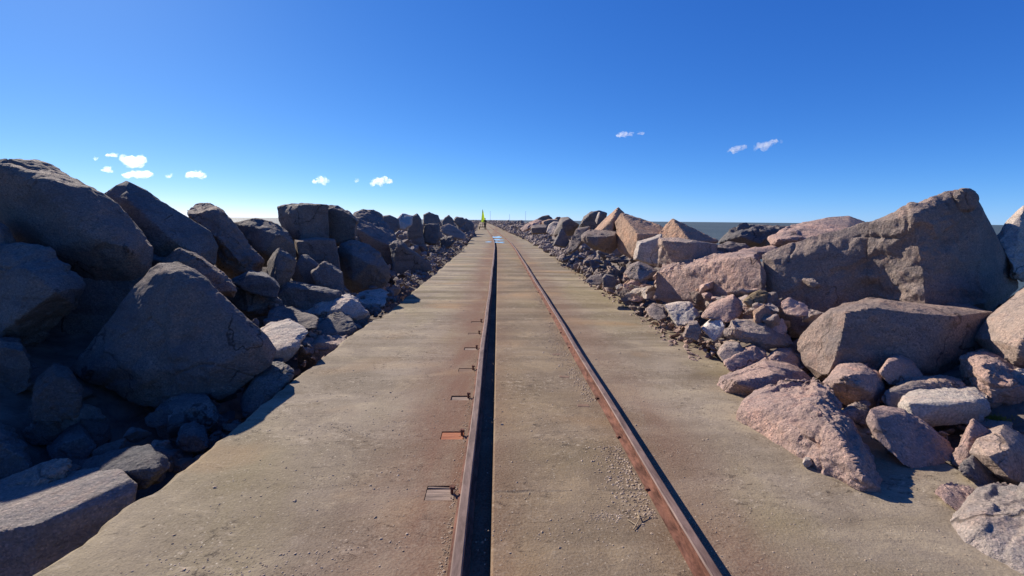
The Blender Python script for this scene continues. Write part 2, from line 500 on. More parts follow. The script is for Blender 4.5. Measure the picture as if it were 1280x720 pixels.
GREY = (0.172, 0.158, 0.148)
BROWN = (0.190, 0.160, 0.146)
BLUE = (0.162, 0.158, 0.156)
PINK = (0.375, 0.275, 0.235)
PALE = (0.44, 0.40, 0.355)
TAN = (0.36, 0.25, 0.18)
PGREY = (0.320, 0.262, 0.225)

# ---- bank on the left of the track: large shaded boulders
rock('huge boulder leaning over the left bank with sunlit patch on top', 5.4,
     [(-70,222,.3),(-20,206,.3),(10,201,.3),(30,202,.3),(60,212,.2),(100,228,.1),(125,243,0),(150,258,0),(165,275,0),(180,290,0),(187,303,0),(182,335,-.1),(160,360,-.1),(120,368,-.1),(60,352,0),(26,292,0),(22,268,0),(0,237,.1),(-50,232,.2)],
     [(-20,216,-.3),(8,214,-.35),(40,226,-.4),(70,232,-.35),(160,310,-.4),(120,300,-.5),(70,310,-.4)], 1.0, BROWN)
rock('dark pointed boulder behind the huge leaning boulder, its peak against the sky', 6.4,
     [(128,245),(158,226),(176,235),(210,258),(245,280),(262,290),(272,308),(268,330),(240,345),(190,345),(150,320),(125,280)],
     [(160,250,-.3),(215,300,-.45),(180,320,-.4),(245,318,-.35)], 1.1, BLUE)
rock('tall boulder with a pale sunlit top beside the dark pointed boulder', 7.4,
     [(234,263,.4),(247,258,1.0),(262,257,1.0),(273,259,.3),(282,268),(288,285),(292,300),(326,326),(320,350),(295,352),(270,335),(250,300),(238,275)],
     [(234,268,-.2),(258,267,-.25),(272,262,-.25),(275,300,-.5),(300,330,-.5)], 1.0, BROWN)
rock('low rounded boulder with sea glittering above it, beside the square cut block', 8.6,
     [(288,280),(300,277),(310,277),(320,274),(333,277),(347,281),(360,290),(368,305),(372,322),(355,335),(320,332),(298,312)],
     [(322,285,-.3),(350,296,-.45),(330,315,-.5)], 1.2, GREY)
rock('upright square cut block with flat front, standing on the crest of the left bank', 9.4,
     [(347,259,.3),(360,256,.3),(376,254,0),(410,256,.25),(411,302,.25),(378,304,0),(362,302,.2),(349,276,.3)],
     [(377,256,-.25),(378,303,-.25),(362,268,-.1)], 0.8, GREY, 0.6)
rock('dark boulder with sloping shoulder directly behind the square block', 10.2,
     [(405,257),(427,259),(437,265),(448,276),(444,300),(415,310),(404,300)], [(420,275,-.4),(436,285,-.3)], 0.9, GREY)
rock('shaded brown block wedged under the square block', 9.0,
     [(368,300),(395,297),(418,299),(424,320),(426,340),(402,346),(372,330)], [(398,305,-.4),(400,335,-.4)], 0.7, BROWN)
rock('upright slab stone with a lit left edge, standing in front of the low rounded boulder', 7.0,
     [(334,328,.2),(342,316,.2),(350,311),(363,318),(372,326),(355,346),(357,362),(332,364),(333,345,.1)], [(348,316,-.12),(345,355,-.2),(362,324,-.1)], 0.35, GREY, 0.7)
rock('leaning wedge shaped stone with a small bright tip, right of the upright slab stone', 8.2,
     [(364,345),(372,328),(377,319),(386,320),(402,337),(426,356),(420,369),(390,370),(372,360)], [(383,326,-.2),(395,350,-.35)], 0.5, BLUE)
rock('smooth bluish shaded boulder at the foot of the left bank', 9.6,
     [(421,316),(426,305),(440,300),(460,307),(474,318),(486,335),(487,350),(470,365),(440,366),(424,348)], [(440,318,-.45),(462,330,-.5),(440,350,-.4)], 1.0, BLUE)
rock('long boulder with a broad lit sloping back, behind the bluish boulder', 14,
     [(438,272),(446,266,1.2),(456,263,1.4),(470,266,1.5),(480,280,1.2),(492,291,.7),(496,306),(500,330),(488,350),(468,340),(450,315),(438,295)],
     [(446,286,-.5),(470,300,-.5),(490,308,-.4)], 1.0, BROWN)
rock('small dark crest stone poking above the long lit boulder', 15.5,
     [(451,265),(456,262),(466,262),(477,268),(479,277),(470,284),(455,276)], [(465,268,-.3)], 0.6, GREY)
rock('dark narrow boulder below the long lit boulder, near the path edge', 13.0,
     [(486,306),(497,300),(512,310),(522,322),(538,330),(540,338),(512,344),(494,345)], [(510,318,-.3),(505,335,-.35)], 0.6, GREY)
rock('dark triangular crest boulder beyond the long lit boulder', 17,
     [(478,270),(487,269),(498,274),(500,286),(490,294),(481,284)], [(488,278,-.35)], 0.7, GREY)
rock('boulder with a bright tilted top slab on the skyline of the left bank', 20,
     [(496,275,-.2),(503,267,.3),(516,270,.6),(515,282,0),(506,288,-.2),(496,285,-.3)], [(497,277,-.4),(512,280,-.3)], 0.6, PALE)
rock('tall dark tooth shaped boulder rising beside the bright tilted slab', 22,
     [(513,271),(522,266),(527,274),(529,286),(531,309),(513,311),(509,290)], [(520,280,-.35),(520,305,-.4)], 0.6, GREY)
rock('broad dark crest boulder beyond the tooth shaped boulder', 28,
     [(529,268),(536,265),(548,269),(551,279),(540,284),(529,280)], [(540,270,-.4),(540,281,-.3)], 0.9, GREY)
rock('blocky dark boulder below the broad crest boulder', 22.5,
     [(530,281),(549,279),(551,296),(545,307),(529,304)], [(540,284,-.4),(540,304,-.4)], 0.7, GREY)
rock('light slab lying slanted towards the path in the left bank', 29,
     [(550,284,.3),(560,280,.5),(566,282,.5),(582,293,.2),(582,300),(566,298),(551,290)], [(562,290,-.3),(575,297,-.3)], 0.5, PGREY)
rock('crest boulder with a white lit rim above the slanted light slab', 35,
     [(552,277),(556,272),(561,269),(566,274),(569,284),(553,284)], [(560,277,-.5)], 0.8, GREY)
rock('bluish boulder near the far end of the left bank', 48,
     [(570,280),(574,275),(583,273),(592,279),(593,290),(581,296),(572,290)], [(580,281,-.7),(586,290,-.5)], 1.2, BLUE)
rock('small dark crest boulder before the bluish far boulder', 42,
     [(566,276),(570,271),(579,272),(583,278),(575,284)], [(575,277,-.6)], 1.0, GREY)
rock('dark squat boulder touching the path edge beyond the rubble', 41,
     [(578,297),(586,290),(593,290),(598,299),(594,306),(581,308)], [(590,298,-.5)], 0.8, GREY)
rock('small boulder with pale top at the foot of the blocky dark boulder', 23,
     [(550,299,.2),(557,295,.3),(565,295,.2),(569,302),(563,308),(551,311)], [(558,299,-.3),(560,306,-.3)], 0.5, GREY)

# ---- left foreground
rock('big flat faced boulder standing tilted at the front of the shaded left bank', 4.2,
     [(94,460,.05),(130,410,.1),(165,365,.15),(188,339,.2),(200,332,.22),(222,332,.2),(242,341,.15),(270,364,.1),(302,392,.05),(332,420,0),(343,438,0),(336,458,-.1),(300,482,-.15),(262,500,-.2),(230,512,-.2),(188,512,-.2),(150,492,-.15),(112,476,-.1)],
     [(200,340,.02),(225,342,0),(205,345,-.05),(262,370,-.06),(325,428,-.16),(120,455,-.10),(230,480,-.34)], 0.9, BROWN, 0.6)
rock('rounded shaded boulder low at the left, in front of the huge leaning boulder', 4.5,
     [(-40,320),(0,308),(35,308),(60,314),(85,330),(103,358),(97,385),(65,410),(30,440),(-40,450)], [(40,340,-.4),(70,365,-.4),(20,400,-.45)], 1.0, BLUE)
rock('shaded stone cut by the picture edge above the rounded boulder', 4.7,
     [(-80,275),(-20,270),(4,285),(18,308),(10,340),(0,365),(-60,370)], [(-10,310,-.4)], 0.8, BLUE)
rock('dark back boulder seen through the gap under the huge leaning boulder', 7.5,
     [(-90,268),(-30,264),(0,266),(24,266),(60,300),(40,350),(-60,360)], [(0,300,-.3)], 1.0, GREY)
rock('dark block in deep shade below the rounded boulder', 3.9,
     [(-50,430),(0,424),(28,430),(38,450),(36,485),(0,502),(-50,500)], [(10,450,-.3)], 0.6, GREY)
rock('sloping red brown stone between the pointed boulder and the flat faced boulder', 5.6,
     [(200,328),(225,312),(248,320),(275,340),(296,362),(290,372),(255,362),(215,352)], [(240,335,-.3),(270,355,-.25)], 0.7, BROWN)
rock('shaded stone with a bright streaked crest beside the flat faced boulder', 6.4,
     [(278,378),(290,362),(311,352,.4),(326,354,.6),(342,364,.5),(352,377),(345,392),(310,398),(285,392)], [(305,362,-.2),(335,378,-.15),(310,390,-.3)], 0.5, BLUE)
rock('small shaded stone wedged beneath the upright slab stone', 6.2,
     [(290,352),(310,340),(335,345),(350,358),(345,372),(312,366)], [(320,355,-.25)], 0.5, BLUE)
rock('narrow shaded stone with lit crest in the left rubble', 5.6,
     [(328,402),(336,390,.3),(348,384,.5),(374,388,.5),(398,398,.2),(394,410),(360,413),(333,412)], [(345,392,-.12),(370,402,-.2)], 0.4, GREY)
rock('pale flat topped slab catching full sun beside the flat faced boulder', 4.75,
     [(322,418,.1),(336,409,.28),(363,402,.36),(372,406,.3),(384,416,.1),(370,430,-.1),(345,439,-.26),(338,440,-.28),(326,430,-.1)],
     [(345,446,-.24),(372,436,-.08),(340,470,-.2)], 0.3, PALE, 0.7, back=0.9)
rock('rough crumbled boulder with bright rugged top in the left rubble', 6.8,
     [(375,384,.2),(383,374,.8),(405,370,1.0),(432,366,1.0),(446,376,.5),(462,390),(452,402),(420,404),(394,398),(378,394)],
     [(396,392,-.2),(425,386,-.2),(440,372,-.02),(436,398,-.2)], 0.5, PALE, 1.8)  # pale tint paints in sunlight that the top hardly catches
rock('flat lit slab behind the rough crumbled boulder', 8.0,
     [(440,371,.4),(452,364,1.0),(478,361,1.0),(486,366,.8),(484,380,0),(470,388,-.1),(456,386,-.1),(446,378,-.1)], [(462,376,-.15),(480,370,-.05)], 0.3, PALE, 0.9)  # PALE used to put sunlight into the slab's colour
rock('domed dark stone with lit rim in front of the rough crumbled boulder', 6.1,
     [(395,408),(408,396,.3),(427,390,.35),(440,399,.2),(446,410),(440,420),(415,420),(398,416)], [(425,398,-.15),(425,412,-.2)], 0.35, GREY)
rock('small dark stone between the domed stone and the path edge', 6.8,
     [(436,397),(446,389),(455,387),(463,394),(460,405),(447,412),(438,408)], [(450,396,-.12)], 0.3, GREY)
rock('tiny slab with a bright edge lying against the path edge', 6.15,
     [(424,420),(434,410,.05),(442,406,.05),(447,412),(446,421),(436,427)], [(437,414,-.06)], 0.15, BROWN)
rock('dark block with a bright ragged top at the broken corner of the path', 5.6,
     [(371,432,.2),(382,424,.5),(399,411,.7),(405,417,.6),(434,419,.6),(438,432,0),(420,444,-.1),(396,460,-.15),(375,462,-.1)],
     [(374,440,-.2),(400,428,-.22),(430,432,-.15),(404,455,-.25)], 0.3, PGREY, 1.3)
rock('low dark stone along the path edge below the ragged block', 4.1,
     [(300,498),(318,472),(338,458,.1),(360,455,.1),(366,465),(358,480),(335,495),(305,520)], [(340,470,-.15),(325,490,-.15)], 0.35, BLUE)
rock('small dark stone half hidden beneath the flat faced boulder', 3.75,
     [(192,522),(215,505),(240,500),(262,500),(276,520),(265,540),(232,552),(200,545)], [(235,515,-.2)], 0.4, BLUE)
rock('rounded small stone in shade close to the path edge', 3.3,
     [(220,556),(228,542),(243,536),(258,543),(262,553),(248,562),(230,564)], [(240,548,-.1)], 0.22, BLUE)
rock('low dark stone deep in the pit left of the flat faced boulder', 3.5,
     [(36,520),(42,490),(70,465),(88,470),(100,490),(92,512),(60,525)], [(70,490,-.2)], 0.5, (0.11, 0.105, 0.10))  # tint lowered to put the shade of the pit into the colour
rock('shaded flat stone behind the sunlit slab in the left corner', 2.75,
     [(95,598),(130,584),(165,577),(200,573),(208,584),(190,600),(150,612),(105,610)], [(170,590,-.1)], 0.3, (0.10, 0.10, 0.105))  # dark tint stands in for shade cast by the boulders around it
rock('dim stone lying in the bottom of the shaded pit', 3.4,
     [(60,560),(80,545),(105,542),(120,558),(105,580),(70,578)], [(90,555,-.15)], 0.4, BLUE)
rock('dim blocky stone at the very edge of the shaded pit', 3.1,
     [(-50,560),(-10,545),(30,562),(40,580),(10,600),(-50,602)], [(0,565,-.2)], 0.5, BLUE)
rock('large low slab with brilliant sunlit top in the left foreground corner', 2.42,
     [(-60,632,.15),(0,615,.2),(45,610,.24),(100,600,.27),(128,593,.30),(152,593,.27),(160,600,.16),(105,622,.05),(72,640,-.08),(44,655,-.18),(0,664,-.22),(-60,672,-.25)],
     [(0,760,-.3),(45,720,-.24),(120,670,-.05),(178,612,.14),(165,640,.07),(-60,760,-.3),(80,700,-.15)], 0.15, (0.26, 0.235, 0.215), 0.7, back=0.95)
rock('jagged lump with lit ragged top sitting on the brilliant low slab', 2.68,
     [(-40,624),(0,610,.05),(30,597,.1),(60,586,.12),(82,578,.1),(84,586,.03),(82,604,-.02),(60,612,-.05),(30,618,-.05),(-40,634,-.08)],
     [(20,612,-.08),(70,596,-.06)], 0.15, PGREY, 1.6)

# ---- bank on the right of the track: large boulders
rock('enormous split boulder on the right bank, dark face with a grey notch', 4.7,
     [(953,319,1.0),(987,305,.88),(1022,296,.74),(1067,284,.56),(1098,274,.45),(1104,300,.42),(1104,345,.40),(1100,382,.36),(1050,400,.36),(1012,424,.5),(984,420,.68),(964,386,.85),(957,352,.95)],
     [(966,325,.84),(1050,298,.54),(1090,300,.36),(1090,380,.30),(990,410,.58),(1040,385,.38)], 0.8, (0.255, 0.208, 0.182), 0.6,  # tint darkened to deepen the shade on the face
     more=[([(1090,280,.30),(1122,265,.2),(1137,257,.1),(1175,247,.1),(1197,242,.1),(1208,238,.1),(1220,246,.1),(1228,268,.15),(1238,286,.2),(1255,317,.3),(1267,342,.35),(1273,358,.35),(1240,395,.2),(1150,395,-.1),(1096,388,.28),(1088,330,.32)],
            [(1142,270,-.08),(1154,330,-.18),(1158,388,-.22),(1195,256,.0),(1230,380,-.1)], 1.1),
           ([(1196,244,0),(1203,238,0),(1212,238,0),(1220,246,0),(1220,262,0),(1198,262,0)], [(1203,250,-.16),(1208,262,-.16)], .2)])
rock('broad dark fronted boulder lying at the foot of the enormous split boulder', 3.9,
     [(996,432,.35),(1002,418,.35),(1025,403,.3),(1040,388,.3),(1075,380,.2),(1100,377,.2),(1150,383,.15),(1200,388,.1),(1239,390,.15),(1242,412,.1),(1228,445,0),(1195,478,-.05),(1150,480,-.1),(1110,475,-.1),(1060,480,0),(1022,474,.1),(1004,455,.25)],
     [(1048,394,-.02),(1036,440,-.14),(1030,468,-.16),(1100,384,-.05),(1190,396,-.1),(1150,460,-.25)], 0.9, (0.245, 0.195, 0.168), 0.8)  # darker tint paints extra shade into the front
rock('wide flat fronted pink block with lit face beside the path', 6.2,
     [(820,341,.8),(826,333,.8),(860,325,.5),(905,318,.1),(950,317,-.45),(958,345,-.6),(959,382,-.65),(930,392,-.4),(900,392,-.05),(870,386,.25),(835,380,.65),(820,372,.8)],
     [(950,320,-.62),(955,380,-.75),(880,326,.15),(880,384,.1)], 0.9, PINK, 1.3, back=0.9)
rock('prism boulder with orange lit left face and dark top, on the right bank', 8.6,
     [(777,267,.5),(790,270,.6),(812,277,.6),(829,284,.4),(826,296,.1),(800,310,0),(789,323,0),(773,312,.5),(770,278,.75)],
     [(797,293,-.35),(797,320,-.35),(826,293,-.25)], 0.6, TAN, 0.6)
rock('light grey squared block below the orange faced prism boulder', 7.7,
     [(797,302,.2),(812,298,.1),(827,293,0),(826,312,-.1),(824,334,-.2),(808,330,0),(792,324,.25)],
     [(822,298,-.25),(820,332,-.35)], 0.5, PALE, 0.7)
rock('orange pyramid stone with a dark right slope on the right bank', 7.9,
     [(824,295,.5),(833,283,.5),(840,273,.4),(862,285,.4),(880,293,.35),(898,302,.3),(880,306,.1),(862,303,-.1),(826,300,.4)],
     [(843,280,.12),(863,300,-.3)], 0.5, TAN, 0.6)
rock('long grey block with rough lit front under the orange pyramid stone', 7.0,
     [(824,297,.3),(845,297,.2),(866,300,-.05),(897,305,.1),(896,318,.1),(866,326,-.2),(840,336,.2),(823,334,.4)],
     [(862,303,-.25),(861,326,-.3)], 0.6, PGREY, 1.1)
rock('rugged dark boulder low on the skyline before the grey sea', 9.6,
     [(896,304),(906,294),(919,285),(931,280),(946,283),(965,282),(988,284),(985,300),(960,312),(920,310)],
     [(925,295,-.4),(955,290,-.35),(950,305,-.5)], 1.0, GREY, 1.8)
rock('smooth pinkish sloping slab behind the enormous split boulder', 7.6,
     [(962,297,-.1),(985,285,.2),(1012,277,.4),(1035,272,.5),(1060,271,.5),(1085,280,.4),(1090,300,0),(1040,315,-.2),(985,312,-.3),(966,306,-.3)],
     [(975,300,-.5),(1010,298,-.5),(1060,288,-.2)], 0.8, PINK, 0.7)
rock('low brown stone lying flat between the pink block and the rugged dark boulder', 7.4,
     [(872,318),(892,310,.1),(912,303,.2),(930,307,.1),(945,316),(930,325),(880,325)], [(908,312,-.3)], 0.5, BROWN)
rock('small flat stone with a lit top left of the enormous split boulder', 7.0,
     [(922,314),(945,309,.2),(968,308,.2),(978,315),(965,324),(930,324)], [(950,315,-.2)], 0.4, PINK)
rock('pointed brown boulder rising beside the orange faced prism boulder', 9.8,
     [(740,292,.2),(752,278,.2),(765,266,.1),(773,259,.1),(780,267,.2),(776,290,.2),(768,298,0),(748,300,0)],
     [(768,272,-.3),(745,293,-.2),(765,293,-.4)], 0.7, TAN, 0.8)
rock('dark rounded boulder with a white lit edge on the right skyline', 11.8,
     [(724,282),(731,271),(738,265),(749,263),(759,267),(757,282),(742,291),(728,291)], [(740,272,-.4),(738,285,-.45)], 0.7, GREY)
rock('thin pale sliver standing in for the sunlit edge of the dark rounded boulder', 11.0,
     [(744,276,.1),(748,265,.1),(750,265),(750,270),(746,280)], [(748,272,-.1)], 0.12, PALE, 0.5)  # pale sliver added as the sunlit edge of that boulder
rock('heavy round shouldered boulder with a dark underside beside the rubble', 9.3,
     [(727,294,.2),(738,287,.3),(755,288,.3),(771,288,.2),(773,308,0),(762,317,-.1),(738,310,-.1),(728,302,0)],
     [(730,296,-.2),(750,297,-.4),(768,294,-.3),(745,308,-.35)], 0.7, BROWN, 0.7)
rock('olive brown slab leaning left at the edge of the small rubble', 10.2,
     [(708,314,.2),(714,300,.3),(722,285,.4),(738,283,.3),(731,298,0),(722,312,-.1),(712,318)], [(720,295,-.2),(714,312,-.2)], 0.5, BROWN)
rock('peaked boulder with a bright left facet on the right bank', 12.2,
     [(690,294,.2),(697,281,.3),(701,272,.3),(710,271,.2),(724,281),(716,294),(702,296)], [(703,278,-.3),(704,292,-.35),(712,274,-.2)], 0.7, GREY, 0.7)
rock('triangular grey stone pointing up in front of the peaked boulder', 10.9,
     [(690,307),(697,294),(702,285),(707,292),(712,302),(707,310)], [(701,293,-.2),(700,306,-.3)], 0.35, BLUE, 0.7)
rock('rounded pale stone left of the peaked boulder', 13.2,
     [(683,290,.1),(686,281,.2),(692,277,.2),(700,278,.2),(697,290,0),(689,295)], [(692,284,-.25),(688,292,-.2)], 0.5, PALE, 0.7)
rock('block shaped boulder with a dark front in the middle distance on the right', 14.6,
     [(663,284,.1),(672,280,.4),(683,281,.2),(684,292,0),(666,293,0)], [(664,285,-.3),(683,284,-.3),(683,291,-.3),(665,292,-.3)], 0.6, BROWN, 0.6)
rock('long tan slab slanting up behind the dark fronted block', 16.2,
     [(650,286,.3),(660,279,.5),(671,274,.6),(678,276,.4),(677,280,.1),(664,284,-.2),(654,290)], [(660,282,-.3),(672,278,-.2)], 0.5, PINK)
rock('wide dark crest boulder behind the long tan slab', 18.4,
     [(672,274),(678,270),(686,269),(691,274),(690,282),(678,283)], [(682,276,-.4)], 0.7, GREY)
rock('brown crest boulder between the wide crest boulder and the peaked boulder', 16.0,
     [(677,277),(686,274),(697,274),(699,281),(690,286),(679,287)], [(688,279,-.5)], 0.8, TAN)
rock('dark small crest stone showing above the brown crest boulder', 19.0,
     [(692,275),(696,271),(700,271),(704,275),(699,280)], [(698,274,-.4)], 0.6, GREY)
rock('bright boulder cut by the right edge of the picture, sunlit against the sea', 5.0,
     [(1244,300,.2),(1262,275,.25),(1280,257,.3),(1320,245,.4),(1330,340,.2),(1290,358,0),(1268,345,-.1),(1262,325,0)],
     [(1275,330,-.28),(1285,270,.05)], 0.7, PALE, 0.8)
rock('rough brown boulder at the right edge, lit on its sloping left face', 3.6,
     [(1219,422,.3),(1236,398,.3),(1260,378,.3),(1290,355,.3),(1330,345,.4),(1340,470,0),(1300,472,-.1),(1262,462,-.1),(1240,442,.1)],
     [(1290,400,-.22),(1272,440,-.28),(1240,425,.0)], 0.7, PGREY, 1.2)
rock('reddish boulder below the rough brown boulder at the right edge', 3.3,
     [(1201,468,.25),(1204,448,.25),(1225,442,.25),(1250,445,.2),(1285,462,.1),(1330,480,.1),(1330,530,0),(1280,528,-.1),(1240,514,0),(1210,496,.15)],
     [(1235,462,-.1),(1265,480,-.2),(1238,505,-.12)], 0.6, PINK, 1.0)

# ---- right rubble at the edge of the path
R = 'rubble_stone'
rock('big pink stone with crystalline rough face sitting on the path edge', 2.74,
     [(923,515,.45),(929,503,.5),(951,494,.5),(985,491,.45),(1019,486,.4),(1033,492,.3),(1048,530,.0),(1070,560,-.2),(1098,598,-.36),(1098,609,-.45),(1075,610,-.45),(1040,596,-.3),(1000,575,-.1),(960,551,.15),(935,532,.35)],
     [(1020,500,.12),(1055,560,-.3),(1080,598,-.46),(960,512,.25)], 0.35, PINK, 1.2, name=R, back=0.9, drop=0.1)
rock('smooth pink stone beyond the big crystalline stone, dark on its right end', 3.78,
     [(896,484,.15),(903,471,.2),(930,461,.25),(955,451,.25),(985,456,.2),(1003,464,.15),(1018,480,.1),(1015,492,-.05),(975,497,-.1),(945,499,-.1),(905,494,0)],
     [(920,478,-.12),(966,468,-.12),(963,492,-.22)], 0.3, PINK, 0.8, name=R)
rock('lumpy pink stone below the broad dark fronted boulder', 3.45,
     [(1028,478,.1),(1045,460,.15),(1062,455,.15),(1082,458,.12),(1103,470,.05),(1106,488,0),(1098,512,-.05),(1075,516,-.08),(1050,503,0),(1032,490,.05)],
     [(1055,470,-.14),(1075,468,-.12),(1088,490,-.2)], 0.3, PINK, 1.2, name=R)
rock('small round pink stone with a flat lit top near the broad dark boulder', 3.5,
     [(1099,464),(1110,449,.05),(1125,446,.08),(1141,455,.05),(1154,470),(1135,482,-.05),(1112,480,-.03)], [(1125,458,-.12),(1128,474,-.14)], 0.22, PINK, 0.8, name=R)
rock('long narrow tan stone lying behind the grey slab stone', 3.25,
     [(1103,498),(1110,487,.05),(1140,477,.1),(1180,474,.12),(1204,480,.1),(1205,494,.05),(1150,506,-.05),(1112,510,-.05)], [(1130,488,-.12),(1180,484,-.06)], 0.25, PGREY, 0.9, name=R)
rock('grey slab stone with dark front and wavy lit top', 3.0,
     [(1123,506,.1),(1130,494,.2),(1150,490,.25),(1180,491,.25),(1212,489,.22),(1236,495,.15),(1239,516,0),(1216,529,-.06),(1150,532,-.06),(1128,524,0)],
     [(1136,504,-.06),(1180,508,-.1),(1218,502,-.08),(1142,526,-.1)], 0.22, PALE, 0.8, name=R)
rock('tilted wedge of red veined stone between the grey slab and the big pink stone', 2.62,
     [(1084,526,.15),(1089,512,.2),(1130,518,.2),(1165,540,.12),(1192,562,.05),(1187,577,-.05),(1152,590,-.12),(1130,582,-.1),(1108,560,0),(1093,545,.08)],
     [(1105,535,-.02),(1150,565,-.16)], 0.2, PINK, 0.9, name=R)
rock('small grey stone in the gap beside the big pink stone', 3.1,
     [(1054,515),(1068,508,.05),(1083,512,.05),(1095,530),(1085,548),(1066,538)], [(1075,522,-.1)], 0.2, PGREY, 0.9, name=R)
rock('upright pinkish sliver of stone below the grey slab', 2.56,
     [(1188,582),(1200,556,.05),(1206,543,.08),(1216,526,.1),(1236,540,.06),(1225,565),(1208,585,-.05)], [(1210,550,-.08),(1220,560,-.08)], 0.15, PINK, 0.8, name=R)
rock('grey faceted stone low at the right edge', 2.43,
     [(1211,566,.08),(1220,550,.1),(1250,540,.12),(1275,551,.1),(1310,575,.1),(1300,612,-.02),(1265,606,-.06),(1232,590,0)], [(1235,570,-.06),(1262,560,-.05),(1262,598,-.14)], 0.3, PGREY, 0.9, name=R)
rock('dark wedged stone under the grey faceted stone', 2.4,
     [(1198,585),(1215,572,.05),(1235,590,.08),(1265,606,.05),(1262,616),(1228,608,-.05)], [(1225,595,-.08)], 0.2, GREY, 0.9, name=R)
rock('flat light pink stone lying alone on the path edge', 2.13,
     [(1168,616,.08),(1184,609,.12),(1225,621,.1),(1232,631,.04),(1206,645,-.06),(1180,628,.0)], [(1190,616,.0),(1205,637,-.08)], 0.12, PINK, 0.7, name=R, back=0.9)
rock('small flat grey stone beside the light pink stone', 2.14,
     [(1219,616,.05),(1240,608,.1),(1275,614,.1),(1282,626,.02),(1255,634,-.04),(1230,628,-.02)], [(1245,620,-.06)], 0.12, PGREY, 0.9, name=R)
rock('large pale layered slab in the right foreground corner', 1.86,
     [(1184,660,.14),(1207,650,.17),(1210,640,.15),(1250,632,.13),(1300,622,.12),(1360,620,.12),(1370,790,-.30),(1300,770,-.25),(1265,740,-.18),(1228,716,-.10),(1200,690,0)],
     [(1225,660,.02),(1300,655,.0),(1290,720,-.2),(1240,690,-.08)], 0.35, (0.36, 0.315, 0.28), 1.2, name=R, back=0.9, drop=0.12)
rock('white faced stone, the brightest in the rubble before the pink block', 5.0,
     [(876,411,.05),(886,402,.1),(900,393,.1),(907,405,0),(905,418,-.02),(893,427,-.05)], [(892,408,-.06)], 0.25, (0.62, 0.60, 0.57), 0.5, name=R)
rock('pink pyramid stone leaning against the pink block', 5.15,
     [(878,396),(885,383,.1),(904,376,.12),(917,369,.1),(931,386),(922,397,-.1),(907,402,-.12)], [(909,388,-.2)], 0.3, PINK, 0.9, name=R)
rock('elongated grey brown stone before the broad dark boulder', 4.5,
     [(904,412,.1),(914,400,.15),(935,400,.18),(960,403,.15),(987,420,.05),(992,432,-.05),(955,437,-.1),(925,428,-.05),(908,426,.02)], [(918,410,-.05),(950,416,-.12),(960,430,-.16)], 0.3, PGREY, 1.1, name=R)
rock('squarish grey stone with streaked lit face on the path edge', 5.7,
     [(830,381,.15),(846,378,.15),(864,378,.1),(875,394,-.05),(866,404,-.12),(847,408,-.1),(837,396,.05)], [(862,384,-.1),(850,402,-.15)], 0.25, PALE, 0.9, name=R)
rock('stone with dark right half on the path edge left of the streaked stone', 6.3,
     [(807,387,.1),(815,380,.15),(830,383,.1),(834,396,-.05),(824,401,-.1),(812,396)], [(822,389,-.12)], 0.25, PGREY, 0.9, name=R)
rock('small pointed grey stone left of the white faced stone', 4.95,
     [(853,421),(860,404,.05),(872,402,.05),(877,414),(872,426,-.03)], [(866,412,-.08)], 0.18, PGREY, 0.9, name=R)
rock('olive brown shaded stone propped against the pink block', 4.95,
     [(928,376),(940,367,.1),(951,362,.1),(960,366,.05),(958,378),(947,387,-.05),(936,384,-.03)], [(945,374,-.12)], 0.2, (0.26, 0.205, 0.125), 0.8, name=R)
rock('orange tan stone below the olive brown stone', 4.7,
     [(942,390),(955,381,.05),(965,390,.05),(968,402),(955,408,-.04),(942,402,-.03)], [(955,394,-.1)], 0.18, TAN, 0.8, name=R)
rock('tan grey stone on the path edge before the elongated stone', 4.25,
     [(896,441,.05),(906,431,.1),(923,430,.08),(930,440,0),(918,450,-.06),(902,450,-.03)], [(915,440,-.1)], 0.22, PGREY, 1.1, name=R)
rock('rosy stone with a cracked lit face behind the smooth pink stone', 4.15,
     [(904,449,.06),(920,440,.12),(942,434,.14),(958,442,.08),(962,456,0),(930,466,-.08),(912,461,-.04)], [(930,448,-.1),(950,452,-.08)], 0.25, PINK, 1.0, name=R)
rock('rosy knobbly stone at the foot of the broad dark boulder', 4.15,
     [(958,446,.05),(970,439,.1),(988,440,.1),(1000,452,.05),(1006,468,0),(990,470,-.06),(968,458,-.04)], [(980,452,-.12)], 0.25, PINK, 1.1, name=R)
rock('round ended stone with a pale flat face in the middle rubble', 7.1,
     [(781,341,.1),(787,331,.15),(798,327,.12),(810,331,.1),(822,338,.0),(815,347,-.1),(800,352,-.15),(786,347)], [(800,333,-.08),(797,341,-.15)], 0.3, PGREY, 0.7, name=R)
rock('dark grey squared stone on the path edge in the middle rubble', 7.6,
     [(753,347,.05),(757,342,.15),(768,345,.1),(771,353,0),(768,360,-.08),(754,359,-.05)], [(757,346,-.1),(766,347,-.1)], 0.2, GREY, 0.7, name=R)
rock('long brown stone beside the dark grey squared stone', 8.0,
     [(732,351,.05),(738,345,.15),(752,343,.15),(756,348,.05),(752,356,-.08),(738,356,-.05)], [(742,348,-.06),(748,353,-.1)], 0.25, BROWN, 0.7, name=R)
rock('white topped pebble next to the big pink stone on the path', 2.53,
     [(1003,578),(1006,574),(1013,575),(1016,580),(1011,584),(1005,583)], [(1009,579,-.03)], 0.05, PALE, 0.6, name='pebble', cat='pebble')

